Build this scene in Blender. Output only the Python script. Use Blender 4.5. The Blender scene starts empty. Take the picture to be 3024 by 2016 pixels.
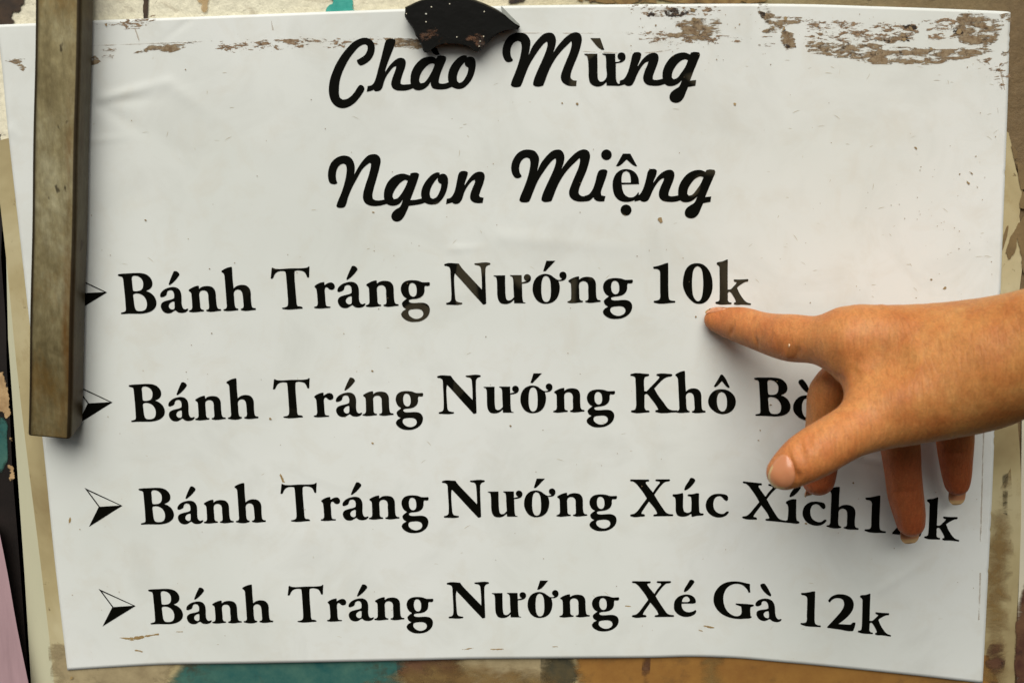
import bpy, bmesh, math, random
import numpy as np
from mathutils import Vector, Matrix
from mathutils.geometry import delaunay_2d_cdt
from mathutils.bvhtree import BVHTree
random.seed(7); rng = np.random.default_rng(7)
R = math.radians
sc = bpy.context.scene

# ---------------------------------------------------------------- camera, sky, sun, exposure
D, TH, FPX = 0.43, R(9.0), 2940.0            # distance to the sheet, pitch down, focal length (35 mm)
cam = bpy.data.cameras.new('camera'); camo = bpy.data.objects.new('camera', cam)
sc.collection.objects.link(camo); sc.camera = camo
cam.lens = 35; cam.sensor_width = 36; cam.clip_start = 0.01; cam.clip_end = 50
CP = Vector((0, -D*math.cos(TH), D*math.sin(TH)))
camo.location = CP; camo.rotation_euler = (R(90)-TH, 0, 0)
cam.dof.use_dof = True; cam.dof.focus_distance = D; cam.dof.aperture_fstop = 13

SUN_EL, SUN_AZ = R(49), R(188)               # azimuth measured from +Y (into the wall) clockwise
w = bpy.data.worlds.new('World'); sc.world = w; w.use_nodes = True
nt = w.node_tree; bg = nt.nodes['Background']
sky = nt.nodes.new('ShaderNodeTexSky'); sky.sky_type = 'NISHITA'; sky.sun_disc = False
sky.sun_elevation = SUN_EL; sky.sun_rotation = SUN_AZ; sky.dust_density = 4.0; sky.ozone_density = 0.6
hs = nt.nodes.new('ShaderNodeHueSaturation'); hs.inputs['Saturation'].default_value = .35   # hazy, nearly white sky
nt.links.new(sky.outputs[0], hs.inputs['Color']); nt.links.new(hs.outputs[0], bg.inputs[0]); bg.inputs[1].default_value = 0.05
sl = bpy.data.lights.new('sun', 'SUN'); sl.energy = 3.6; sl.angle = R(54); sl.color = (1, 0.965, 0.90)
so = bpy.data.objects.new('sun', sl); sc.collection.objects.link(so)
sd = Vector((math.sin(SUN_AZ)*math.cos(SUN_EL), math.cos(SUN_AZ)*math.cos(SUN_EL), math.sin(SUN_EL)))
so.rotation_euler = sd.to_track_quat('Z', 'Y').to_euler()
sc.view_settings.view_transform = 'Standard'; sc.view_settings.look = 'None'
sc.view_settings.exposure = -0.17; sc.view_settings.gamma = 1

# ---------------------------------------------------------------- measuring helpers
ST, CT = math.sin(TH), math.cos(TH)
def P(px, py, wv=0.0):
    "point wv metres in front of the wall, measured off the photograph"
    a, b = (px-1512)/FPX, -(py-1008)/FPX
    d = (a, CT + b*ST, -ST + b*CT)
    t = (-wv - CP.y)/d[1]
    return Vector((d[0]*t, -wv, CP.z + d[2]*t))
def depth(p): return (p.y-CP.y)*CT - (p.z-CP.z)*ST
def rad(rpx, p): return rpx*depth(p)/FPX
def topx(p):
    z = depth(p); u = (p.y-CP.y)*ST + (p.z-CP.z)*CT
    return 1512 + FPX*p.x/z, 1008 - FPX*u/z
def topx_arr(V):
    dy, dz = V[:, 1]-CP.y, V[:, 2]-CP.z
    z = dy*CT - dz*ST
    return 1512+FPX*V[:, 0]/z, 1008-FPX*(dy*ST+dz*CT)/z, z

def lin(c):
    return tuple((x/255/12.92 if x/255 <= .04045 else ((x/255+.055)/1.055)**2.4) for x in c)

# ---------------------------------------------------------------- objects
def tag(o, label=None, cat=None, group=None, kind=None):
    if label: o['label'] = label
    if cat: o['category'] = cat
    if group: o['group'] = group
    if kind: o['kind'] = kind
    return o
def link(name, me, parent=None):
    o = bpy.data.objects.new(name, me); sc.collection.objects.link(o)
    if parent: o.parent = parent
    return o
def mesh(name, V, F, mat, parent=None, smooth=False):
    me = bpy.data.meshes.new(name)
    me.from_pydata([tuple(v) for v in V], [], [tuple(int(i) for i in f) for f in F]); me.update()
    if mat: me.materials.append(mat)
    if smooth: me.polygons.foreach_set('use_smooth', [True]*len(me.polygons))
    return link(name, me, parent)
def empty(name, loc):
    o = bpy.data.objects.new(name, None); sc.collection.objects.link(o); o.location = loc; o.empty_display_size = .01
    return o

# ---------------------------------------------------------------- node helpers
class M:
    def __init__(s, name):
        s.m = bpy.data.materials.new(name); s.m.use_nodes = True; s.t = s.m.node_tree
        s.b = s.t.nodes['Principled BSDF']; s.tc = s.t.nodes.new('ShaderNodeTexCoord')
    def n(s, typ, **kw):
        x = s.t.nodes.new(typ)
        for k, v in kw.items(): setattr(x, k, v)
        return x
    def set(s, name, v):
        if hasattr(v, 'links') or isinstance(v, bpy.types.NodeSocket): s.t.links.new(v, s.b.inputs[name])
        else: s.b.inputs[name].default_value = v
    def L(s, a, b): s.t.links.new(a, b)
    def noise(s, scale, detail=4, rough=.55, stretch=(1, 1, 1), dist=0, off=(0, 0, 0)):
        mp = s.n('ShaderNodeMapping'); mp.inputs['Scale'].default_value = stretch; mp.inputs['Location'].default_value = off
        s.L(s.tc.outputs['Object'], mp.inputs[0])
        x = s.n('ShaderNodeTexNoise'); x.inputs['Scale'].default_value = scale
        x.inputs['Detail'].default_value = detail; x.inputs['Roughness'].default_value = rough
        x.inputs['Distortion'].default_value = dist; s.L(mp.outputs[0], x.inputs['Vector'])
        return x.outputs['Fac']
    def ramp(s, fac, stops, interp='LINEAR'):
        x = s.n('ShaderNodeValToRGB'); cr = x.color_ramp; cr.interpolation = interp
        while len(cr.elements) < len(stops): cr.elements.new(0.5)
        for e, (p, c) in zip(cr.elements, stops):
            e.position = p; e.color = (c, c, c, 1) if isinstance(c, (int, float)) else (*c, 1)
        s.L(fac, x.inputs[0]); return x.outputs[0]
    def mix(s, fac, a, b, blend='MIX'):
        x = s.n('ShaderNodeMix'); x.data_type = 'RGBA'; x.blend_type = blend
        for v, i in ((fac, 0), (a, 6), (b, 7)):
            if isinstance(v, bpy.types.NodeSocket): s.L(v, x.inputs[i])
            elif i == 0: x.inputs[0].default_value = v
            else: x.inputs[i].default_value = (*v, 1)
        return x.outputs[2]
    def math(s, op, a, b=0.0, clamp=False):
        x = s.n('ShaderNodeMath'); x.operation = op; x.use_clamp = clamp
        for v, i in ((a, 0), (b, 1)):
            if isinstance(v, bpy.types.NodeSocket): s.L(v, x.inputs[i])
            else: x.inputs[i].default_value = v
        return x.outputs[0]
    def pos(s, axis):
        x = s.n('ShaderNodeSeparateXYZ'); s.L(s.tc.outputs['Object'], x.inputs[0]); return x.outputs[axis]
    def bump(s, h, strength, dist=.001, prev=None):
        x = s.n('ShaderNodeBump'); x.inputs['Strength'].default_value = strength; x.inputs['Distance'].default_value = dist
        s.L(h, x.inputs['Height'])
        if prev: s.L(prev, x.inputs['Normal'])
        s.L(x.outputs[0], s.b.inputs['Normal']); return x.outputs[0]

# wall: old painted board, cream on the left, grimy olive brown on the right
def wall_mat():
    m = M('old_painted_board')
    x = m.pos(0)
    xr = m.math('ADD', m.math('MULTIPLY', x, 2.0), .5)                      # 0 at -0.25 m, 1 at +0.25 m
    xr = m.math('ADD', xr, m.math('MULTIPLY', m.math('SUBTRACT', m.noise(22, 5, .6), .5), .25))
    base = m.ramp(xr, [(0, lin((226, 215, 180))), (.06, lin((240, 234, 208))), (.30, lin((240, 235, 208))), (.50, lin((236, 226, 194))),
                       (.62, lin((182, 172, 128))), (.76, lin((146, 130, 92))), (.92, lin((118, 98, 66))), (1, lin((104, 84, 52)))])
    n1 = m.ramp(m.noise(55, 8, .66, (1, 1, 2.2), .4), [(.57, 0.0), (.74, .7)])
    c = m.mix(n1, base, lin((128, 98, 60)))
    n2 = m.ramp(m.noise(120, 8, .72, (1, 1, 1.8), .6, (3, 1, 0)), [(.62, 0.0), (.70, .9)])
    c = m.mix(n2, c, lin((52, 38, 22)))
    n3 = m.ramp(m.noise(400, 3, .6), [(.3, .86), (.7, 1.08)])
    c = m.mix(1.0, c, n3, 'MULTIPLY')
    m.set('Base Color', c); m.set('Roughness', .75)
    m.bump(m.noise(160, 8, .65), .5, .002)
    return m.m
def paper_mat():
    m = M('laminated_white_paper')
    a = m.noise(9, 4, .5); b = m.noise(60, 6, .65, dist=.5)
    c = m.ramp(a, [(.35, lin((222, 226, 219))), (.65, lin((232, 235, 230)))])
    c = m.mix(m.ramp(b, [(.50, 0.0), (.76, .30)]), c, lin((210, 203, 184)))
    c = m.mix(m.ramp(m.noise(210, 3, .7, off=(5, 5, 5)), [(.735, 0.0), (.77, .30)]), c, lin((170, 155, 125)))
    c = m.mix(m.ramp(m.noise(24, 5, .6, dist=1.0, off=(9, 2, 4)), [(.50, 0.0), (.70, .35)]), c, lin((206, 208, 200)))
    m.set('Base Color', c); m.set('Roughness', .36); m.set('Specular IOR Level', .4)
    m.bump(m.noise(11, 3, .5), .22, .004)
    return m.m
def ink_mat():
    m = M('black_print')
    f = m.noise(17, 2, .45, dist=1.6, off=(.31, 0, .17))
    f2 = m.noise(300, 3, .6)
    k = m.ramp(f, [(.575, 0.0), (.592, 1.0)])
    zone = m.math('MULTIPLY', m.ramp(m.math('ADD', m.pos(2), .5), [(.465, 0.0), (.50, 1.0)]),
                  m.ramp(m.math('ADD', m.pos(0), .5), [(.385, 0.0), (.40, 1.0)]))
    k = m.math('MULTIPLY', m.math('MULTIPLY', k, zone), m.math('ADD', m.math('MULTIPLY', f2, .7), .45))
    c = m.mix(k, (.0035, .0036, .0022), lin((64, 59, 46)))  # brownish patches are laminate reflections painted into the ink
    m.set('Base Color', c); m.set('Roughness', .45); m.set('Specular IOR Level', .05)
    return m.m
def ragged_mat(name, c1, c2, scale=150, stretch=(1, 1, 2.0), lo=.50, hi=.56, dark=None, soft=1.0, alpha=1.0, fine=0):
    "flaky residue or paint: the alpha follows noise plus the patch's own edge fade"
    m = M(name)
    at = m.n('ShaderNodeAttribute'); at.attribute_name = 'fade'
    nz = m.noise(scale, 8, .68, stretch, .5)
    nn = m.math('ADD', m.math('MULTIPLY', m.math('SUBTRACT', nz, .5), 2.4), .5)
    v = m.math('ADD', nn, m.math('MULTIPLY', m.math('SUBTRACT', at.outputs['Fac'], .55), .62*soft))
    if fine: v = m.math('ADD', v, m.math('MULTIPLY', m.math('SUBTRACT', m.noise(1100, 3, .6, stretch), .5), .55))
    al = m.ramp(v, [(lo, 0.0), (hi, alpha)])
    c = m.mix(m.ramp(m.noise(scale*1.7, 6, .7), [(.35, 0.0), (.65, 1.0)]), c1, c2)
    if dark: c = m.mix(m.ramp(m.noise(scale*1.1, 6, .75, off=(2, 7, 1)), [(.54, 0.0), (.64, .9)]), c, dark)
    m.set('Base Color', c); m.set('Roughness', .7); m.set('Alpha', al)
    m.bump(nz, .5, .0005)
    return m.m
def plain(name, c, rough=.6, spec=.4, nscale=120, var=.12, stretch=(1, 1, 1), bump=.2, bdist=.0006):
    m = M(name)
    n = m.ramp(m.noise(nscale, 6, .65, stretch), [(.3, 1-var), (.7, 1+var)])
    m.set('Base Color', m.mix(1.0, lin(c), n, 'MULTIPLY')); m.set('Roughness', rough); m.set('Specular IOR Level', spec)
    if bump: m.bump(m.noise(nscale*2, 5, .6, stretch), bump, bdist)
    return m.m

# ---------------------------------------------------------------- flat shapes
def smooth_loop(pts, corner=48, sub=4):
    n = len(pts); out = []; p = [np.array(q, float) for q in pts]
    cr = []
    for i in range(n):
        a = p[i]-p[i-1]; b = p[(i+1) % n]-p[i]
        ang = abs(math.degrees(math.atan2(a[0]*b[1]-a[1]*b[0], a@b))); cr.append(ang > corner)
    for i in range(n):
        p0, p1, p2, p3 = p[i-1], p[i], p[(i+1) % n], p[(i+2) % n]
        L = np.linalg.norm(p2-p1)
        def ut(v): return v/(np.linalg.norm(v)+1e-9)
        m1 = (p2-p1) if cr[i] else ut(ut(p1-p0)+ut(p2-p1))*L
        m2 = (p2-p1) if cr[(i+1) % n] else ut(ut(p2-p1)+ut(p3-p2))*L
        straight = cr[i] and cr[(i+1) % n]
        k = 1 if straight else sub
        for j in range(k):
            t = j/k; h1 = 2*t**3-3*t**2+1; h2 = t**3-2*t**2+t; h3 = -2*t**3+3*t**2; h4 = t**3-t**2
            out.append(h1*p1+h2*m1+h3*p2+h4*m2)
    return out
def inside(pt, poly):
    x, y = pt; c = False; n = len(poly); j = n-1
    for i in range(n):
        xi, yi = poly[i]; xj, yj = poly[j]
        if (yi > y) != (yj > y) and x < (xj-xi)*(y-yi)/(yj-yi)+xi: c = not c
        j = i
    return c
def triangulate(loops, extra=()):
    vs, es = [], []
    for lp in loops:
        k = len(vs); n = len(lp)
        vs += [Vector((float(a), float(b))) for a, b in lp]
        es += [(k+i, k+(i+1) % n) for i in range(n)]
    nb = len(vs)
    vs += [Vector(e) for e in extra]
    V, E, F, ov, oe, of = delaunay_2d_cdt(vs, es, [], 0, 1e-4)
    keep = []
    for f in F:
        c = (V[f[0]]+V[f[1]]+V[f[2]])/3
        if sum(inside(c, lp) for lp in loops) % 2 == 1: keep.append(f)
    return V, keep

CREASES = [  # px line, height (m), width px
    (275, 300, 500, 240, .0007, 20), (275, 300, 480, 292, -.0004, 22), (275, 300, 430, 395, -.0005, 26), (500, 250, 640, 350, .0003, 30),
    (270, 415, 380, 405, .0003, 14), (0, 360, 60, 410, .0005, 14), (1330, 735, 1440, 730, .0003, 12), (2480, 1340, 2780, 1395, .0005, 10),
    (1480, 700, 1900, 735, .0003, 34), (560, 60, 470, 130, -.0003, 10), (2600, 1740, 2790, 1620, .0003, 16), (1560, 560, 1500, 690, -.0002, 12),
    (340, 1500, 900, 1590, .0003, 60), (1100, 560, 1300, 660, .0003, 40)]
def sheet_w(px, py):
    px = np.asarray(px, float); py = np.asarray(py, float)
    h = .0022 + .0005*np.sin(px*.0031+1.0)*np.sin(py*.0024+.6) + 0.0003*np.sin(px*.0071+py*.0043)
    h = h + .0006*np.exp(-((py-2010)/160)**2)*np.exp(-((px-2060)/420)**2)
    for x1, y1, x2, y2, a, wd in CREASES:
        dx, dy = x2-x1, y2-y1; t = np.clip(((px-x1)*dx+(py-y1)*dy)/(dx*dx+dy*dy), 0, 1)
        d = np.hypot(px-x1-t*dx, py-y1-t*dy); h = h + a*.8*np.exp(-(d/(wd*.7))**2)*np.clip(1.2-t, 0, 1)
    return h

# ---------------------------------------------------------------- wall
wm = wall_mat()
wall = mesh('wall', [(-.8, 0, -.7), (.8, 0, -.7), (.8, 0, .7), (-.8, 0, .7), (-.8, .02, -.7), (.8, .02, -.7), (.8, .02, .7), (-.8, .02, .7)],
            [(0, 1, 2, 3), (5, 4, 7, 6), (1, 5, 6, 2), (4, 0, 3, 7), (3, 2, 6, 7), (4, 5, 1, 0)], wm)
tag(wall, kind='structure')

def patch(name, pts, wv, mat, parent, sub=4, jit=0, grid=None, onsheet=False, fadepx=14):
    "thin ragged patch; its vertices carry an edge fade"
    lp = smooth_loop(pts, 60, sub)
    if jit: lp = [q+rng.normal(0, jit, 2) for q in lp]
    xs = [q[0] for q in lp]; ys = [q[1] for q in lp]
    g = grid or max(4, min(max(xs)-min(xs), max(ys)-min(ys))/6)
    L = np.array(lp)
    def bd(x, y):
        a = L; b = np.roll(L, -1, 0); ab = b-a; ap = np.array([x, y])-a
        t = np.clip((ap*ab).sum(1)/((ab*ab).sum(1)+1e-9), 0, 1)
        return np.min(np.hypot(*(ap-ab*t[:, None]).T))
    ex = [(x, y) for x in np.arange(min(xs)+g/2, max(xs), g) for y in np.arange(min(ys)+g/2, max(ys), g) if inside((x, y), lp) and bd(x, y) > g*.3]
    V, F = triangulate([lp], ex)
    VV = []
    for v in V:
        h = float(sheet_w(v.x, v.y))+wv if onsheet else wv
        VV.append(P(v.x, v.y, h))
    o = mesh(name, VV, [f[::-1] if 0 else f for f in F], mat, parent)
    at = o.data.attributes.new('fade', 'FLOAT', 'POINT')
    at.data.foreach_set('value', [min(1.0, bd(v.x, v.y)/fadepx) for v in V])
    return o
def pp(s): return [tuple(float(c) for c in q.split(',')) for q in s.split()]

# paint and grime on the wall that shows round the sheet
teal = ragged_mat('teal_paint', lin((18, 84, 82)), lin((70, 112, 98)), 26, (.6, 1, 1.6), lo=.22, hi=.66, dark=lin((58, 50, 32)))
teal2 = ragged_mat('bright_teal_paint', lin((44, 160, 146)), lin((70, 176, 160)), 120, lo=.26, hi=.32)
burnt = ragged_mat('burnt_grime', lin((30, 22, 14)), lin((74, 54, 34)), 60, (1, 1, 1.4), lo=.42, hi=.55, dark=lin((12, 10, 7)))
maroon = ragged_mat('maroon_paint', lin((74, 40, 28)), lin((112, 80, 52)), 60, (.6, 1, 2), lo=.1, hi=.6, dark=lin((40, 24, 18)))
darkgr = ragged_mat('dark_green_paint', lin((52, 54, 42)), lin((92, 80, 50)), 45, lo=.1, hi=.6)
mustard = ragged_mat('mustard_paint', lin((160, 116, 52)), lin((142, 98, 42)), 30, lo=.05, hi=.4, dark=lin((122, 88, 42)))
beige_p = ragged_mat('beige_paint', lin((176, 160, 122)), lin((150, 134, 100)), 50, lo=.1, hi=.6)
brown_p = ragged_mat('brown_paint', lin((146, 120, 70)), lin((128, 98, 54)), 40, lo=.15, hi=.85, dark=lin((104, 82, 48)), alpha=.75)
patch('paint_or_hand_patch', pp('-60,-60 70,-60 95,-10 80,30 55,50 62,72 40,90 -60,95'), .0005, burnt, wall, fadepx=22)
patch('paint_or_hand_patch', pp('-80,470 10,480 40,800 50,1100 60,1400 75,1700 95,2050 100,2120 -80,2120'), .0004, burnt, wall, fadepx=6)
dk = plain('black_painted_edge', (24, 17, 13), .6, nscale=60, var=.5)
mesh('board_strip', [P(*q) for q in ((-80, 500, .0008), (12, 500, .0008), (24, 1000, .0008), (72, 1690, .0008), (98, 2120, .0008), (-80, 2120, .0008))], [(0, 5, 4, 3, 2, 1)], dk, wall)
patch('paint_or_hand_patch', pp('-60,1215 8,1225 22,1240 24,1290 22,1370 6,1398 -60,1392'), .0012, teal, wall, fadepx=5)
patch('paint_or_hand_patch', pp('-60,1098 14,1095 26,1150 32,1210 36,1290 42,1380 44,1410 30,1420 22,1400 24,1250 8,1228 -60,1210'), .0011,
      ragged_mat('bare_wood', lin((196, 164, 118)), lin((160, 128, 88)), 110, lo=.34, hi=.42), wall, fadepx=5)
patch('paint_or_hand_patch', pp('950,-30 1046,-30 1046,34 1000,60 950,60 960,30 985,4'), .0006, teal2, wall, fadepx=5)
patch('paint_crack', pp('422,-40 442,-40 440,20 436,70 424,72 420,20'), .0006, burnt, wall, fadepx=4)
patch('paint_or_hand_patch', pp('560,-30 625,-30 620,20 605,42 575,40 590,20'), .0006, ragged_mat('tan_stain', lin((206, 176, 124)), lin((188, 154, 104)), 120, lo=.4, hi=.6, alpha=.7), wall)
patch('paint_or_hand_patch', pp('1470,-40 1560,-40 1560,10 1500,20 1470,0'), .0006, burnt, wall, fadepx=14)
patch('paint_or_hand_patch', pp('1700,-30 1900,-40 2100,-40 2270,-30 2280,10 2200,20 2000,16 1800,18 1700,8'), .0006,
      ragged_mat('rusty_flakes', lin((150, 122, 70)), lin((112, 84, 44)), 130, lo=.46, hi=.6, dark=lin((54, 40, 20))), wall, fadepx=16)

# ---------------------------------------------------------------- yellowed plastic backing behind the menu sheet
def sheet_slab(name, pts, w0, th, mat, parent=None, sub=3, grid=60, jit=None):
    lp = smooth_loop(pts, 40, sub)
    xs = [q[0] for q in lp]; ys = [q[1] for q in lp]
    if jit: lp = [q+rng.normal(0, jit, 2) for q in lp]
    V, F = triangulate([lp])
    n = len(V); VV = [P(v.x, v.y, w0+th) for v in V]+[P(v.x, v.y, w0) for v in V]
    FF = [tuple(f) for f in F]+[tuple(i+n for i in f[::-1]) for f in F]
    k = len(lp); FF += [(i, i+n, (i+1) % k+n, (i+1) % k) for i in range(k)]
    return mesh(name, VV, FF, mat, parent)
def backing_mat():
    m = M('yellowed_plastic')
    z = m.noise(10, 5, .6, dist=.6)
    c = m.ramp(z, [(.32, lin((148, 130, 92))), (.50, lin((182, 168, 126))), (.68, lin((204, 194, 156)))])
    c = m.mix(m.ramp(m.noise(70, 7, .7, (1, 1, .5)), [(.55, 0.0), (.72, .6)]), c, lin((140, 112, 66)))
    c = m.mix(m.ramp(m.noise(260, 4, .7), [(.66, 0.0), (.72, .7)]), c, lin((84, 60, 34)))
    m.set('Base Color', c); m.set('Roughness', .35); m.bump(m.noise(30, 4, .5), .3, .002)
    return m.m
bm_ = backing_mat()
backing = sheet_slab('yellowed_backing', pp('-22,420 0,600 18,760 48,1070 82,1360 112,1600 136,1800 160,2016 168,2120 2985,2120 2996,2016 3004,1800 3012,1640 3016,1480 3012,1330 3006,1260 3002,1200 3006,900 3024,700 3010,640 3022,560 3000,500 2990,440 2978,392 2940,370 200,370'), .0005, .0004, bm_, jit=.0)
tag(backing, 'yellowed plastic backing sheet whose stained margin shows round the white menu', 'backing sheet')
light = sheet_slab('pale_plastic_strip', pp('-40,560 -4,600 3,760 17,955 20,1080 29,1220 36,1380 52,1580 66,1760 84,2016 88,2120 190,2120 172,2016 148,1800 122,1600 92,1360 58,1070 28,760 8,600 -22,420'), .0004, .0004,
                   plain('pale_plastic', (200, 198, 168), .4, nscale=20, var=.06, stretch=(1, 1, .3)))
tag(light, 'pale cream plastic strip running down the left edge under the backing', 'plastic strip')
pk = sheet_slab('pink_panel', pp('-120,1480 -4,1560 22,1690 50,1850 84,2016 104,2120 -120,2120'), .0030, .004,
                plain('dusty_pink_plastic', (176, 146, 150), .45, nscale=26, var=.22, stretch=(3.2, 1, .35)))
tag(pk, 'dusty pink plastic panel edge leaning in at the bottom left corner', 'panel')
rs = sheet_slab('cream_board', pp('3018,1200 3120,1200 3120,2120 3002,2120 3006,1800 3012,1640'), .0004, .0004, plain('cream_panel', (214, 208, 184), .5, nscale=30, var=.05))
tag(rs, 'thin sliver of pale cream panel at the right edge of the photo', 'panel')
patch('paint_or_hand_patch', pp('3004,1790 3024,1720 3120,1700 3120,2120 2996,2120'), .0012, maroon, rs, fadepx=5)  # flat patch standing in for a blurred reddish hand

# dirt under the clear plastic, below and right of the sheet
for nm, s, mt in (('beige_paint', '140,1940 520,1940 515,2060 160,2060', beige_p),
                  ('teal_paint', '500,1920 1215,1920 1215,2060 490,2060', teal),
                  ('maroon_paint', '1160,1910 1385,1910 1380,2060 1190,2060', maroon),
                  ('beige_paint', '1360,1910 1640,1910 1640,2060 1360,2060', beige_p),
                  ('dark_paint', '1600,1910 1722,1910 1715,2060 1590,2060', darkgr),
                  ('mustard_paint', '1690,1900 2300,1900 2920,1980 2990,2060 1690,2060', mustard),
                  ('dark_paint', '1900,1915 1925,1915 1915,2010 1890,2010', maroon),
                  ('dark_paint', '2062,1978 2150,1975 2140,1990 2160,2002 2062,2002', brown_p),
                  ('dark_paint', '1300,1990 1500,2000 1900,2008 1900,2060 1000,2060 900,2010', brown_p),
                  ('brown_paint', '2930,1500 2985,1380 2995,1600 2985,1800 2975,2050 2890,2050', brown_p),
                  ('dark_paint', '2960,1400 2978,1395 2975,1520 2962,1515', darkgr),
                  ('dark_paint', '2915,1960 2960,1920 2970,1990 2935,2010', maroon)):
    q_ = [(x, y+(70 if y > 2000 else (-45 if y > 1890 else 0))) for x, y in pp(s)]
    patch('paint_or_hand_patch', q_, .00095+.00002*(len(backing.children)), mt, backing, fadepx=46)
torn = ragged_mat('torn_brown_paper', lin((134, 112, 72)), lin((112, 92, 58)), 60, lo=.2, hi=.26)
for s in ('2978,392 2990,430 3006,450 3002,470 3024,480 3060,470 3060,600 3018,560 3004,500 2990,450',
          '3020,560 3040,560 3040,620 3010,616 3012,596', '3018,640 3040,620 3040,720 3030,860 3018,780 3004,700 2992,760 2975,770 2962,790 2986,690 3000,670',
          '2982,645 2980,665 2968,720 2957,745 2966,690'):
    patch('torn_paper', pp(s), .0013, torn, backing, fadepx=2, sub=2, jit=1.0)

# ---------------------------------------------------------------- menu sheet
menu = empty('menu_sheet', P(1550, 1000, 0))
bpy.context.view_layer.update()
def under(o, parent):       # keep world coordinates when the parent is an Empty away from the origin
    o.parent = parent; o.matrix_parent_inverse = Matrix.Translation(parent.location).inverted(); return o
def curve_at(pts, t):
    p = np.array(pts, float); d = np.r_[0, np.cumsum(np.hypot(*np.diff(p, axis=0).T))]; d /= d[-1]
    return np.stack([np.interp(t, d, p[:, 0]), np.interp(t, d, p[:, 1])], -1)
def smoothpts(s):
    p = np.array(pp(s)); out = []
    for i in range(len(p)-1):
        p0, p1, p2, p3 = p[max(i-1, 0)], p[i], p[i+1], p[min(i+2, len(p)-1)]
        for t in np.linspace(0, 1, 8, endpoint=False):
            out.append(.5*((2*p1)+(p2-p0)*t+(2*p0-5*p1+4*p2-p3)*t*t+(3*p1-p0-3*p2+p3)*t**3))
    return out+[p[-1]]
TOPE = smoothpts('-12,74 105,69 270,61 500,53 760,43 1160,28 1480,18 1800,14 2300,12 2600,20 2800,27 2960,34 2984,37')
BOTE = smoothpts('199,1978 337,1969 498,1961 775,1957 1200,1949 1378,1945 1602,1943 1901,1941 2042,1938 2173,1942 2300,1953 2443,1966 2700,1993 2902,2016')
LEFE = smoothpts('-12,74 4,180 25,400 70,800 125,1290 160,1640 199,1978')
RIGE = smoothpts('2984,37 2980,160 2975,330 2968,520 2963,645 2954,878 2939,1231 2931,1433 2921,1640 2902,2016')
NU, NV = 300, 210
u = np.linspace(0, 1, NU); v = np.linspace(0, 1, NV)
T = curve_at(TOPE, u); B = curve_at(BOTE, u); Lc = curve_at(LEFE, v); Rc = curve_at(RIGE, v)
rg = rng.normal(0, 1, NV); Rc[:, 0] += np.where(np.abs(rg) > 1.7, -2.0, 0)
U, W_ = np.meshgrid(u, v)
S = ((1-W_)[..., None]*T[None] + W_[..., None]*B[None] + (1-U)[..., None]*Lc[:, None]+U[..., None]*Rc[:, None]
     - ((1-U)*(1-W_))[..., None]*T[0]-(U*(1-W_))[..., None]*T[-1]-((1-U)*W_)[..., None]*B[0]-(U*W_)[..., None]*B[-1])
H = sheet_w(S[..., 0], S[..., 1])
def Parr(X, Y, Wv):
    a, b = (X-1512)/FPX, -(Y-1008)/FPX
    dx, dy, dz = a, CT+b*ST, -ST+b*CT
    t = (-Wv-CP.y)/dy
    return np.stack([dx*t, -Wv+0*t, CP.z+dz*t], -1)
F3 = Parr(S[..., 0], S[..., 1], H).reshape(-1, 3); B3 = F3.copy(); B3[:, 1] += .0004
idx = np.arange(NU*NV).reshape(NV, NU); n0 = NU*NV
q = np.stack([idx[1:, :-1], idx[1:, 1:], idx[:-1, 1:], idx[:-1, :-1]], -1).reshape(-1, 4)
ring = np.r_[idx[0, :], idx[1:, -1], idx[-1, -2::-1], idx[-2:0:-1, 0]]
side = np.stack([ring, np.roll(ring, -1), np.roll(ring, -1)+n0, ring+n0], -1)
FF = np.r_[q, q[:, ::-1]+n0, side]
paper = mesh('paper', np.r_[F3, B3], FF, paper_mat(), None, True)
under(paper, menu)
tag(menu, 'white laminated menu sheet printed with black greeting and price lines', 'menu')

# ---------------------------------------------------------------- glyph outlines, traced in enlargements (x0, y0, scale)
ZB = (320, 740, 4.9); ZT = (780, 740, 4.523); ZN = (1290, 740, 3.8557); Z1 = (1860, 740, 5.88)
ZK = (1820, 1070, 3.92); ZX = (1820, 1370, 3.92); ZG = (1820, 1680, 2.7349); ZC = (940, 80, 4.704)
ZM = (1440, 80, 3.5636); ZNG = (940, 420, 4.523); ZMI = (1480, 420, 3.5636)
def circ(cx, cy, r, n=20): return [(cx+r*math.cos(2*math.pi*i/n), cy+r*math.sin(2*math.pi*i/n)) for i in range(n)]
GL = {}
def G(name, z, *loops):
    GL[name] = [[(z[0]+x/z[2], z[1]+y/z[2]) for x, y in (pp(l) if isinstance(l, str) else l)] for l in loops]
G('B', ZB, '137,345 150,340 300,328 420,322 500,328 560,350 605,390 632,440 636,490 622,530 590,560 545,582 600,605 655,650 688,710 696,760 685,810 655,850 610,880 560,898 490,910 400,912 300,912 190,918 181,908 184,896 225,885 245,875 252,855 250,810 235,620 222,500 213,420 207,395 195,380 150,368 137,358',
  '340,385 350,370 380,363 430,372 475,405 498,445 503,490 495,540 470,570 430,583 370,584 357,575 350,530 343,450',
  '360,640 368,626 400,619 450,625 500,650 540,700 556,750 556,800 540,845 505,868 455,874 410,865 388,835 375,780 365,700')
G('acute', ZB, '945,300 965,294 995,302 1020,325 1027,345 1018,365 895,492 882,497 872,488 875,475 940,310')
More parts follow.
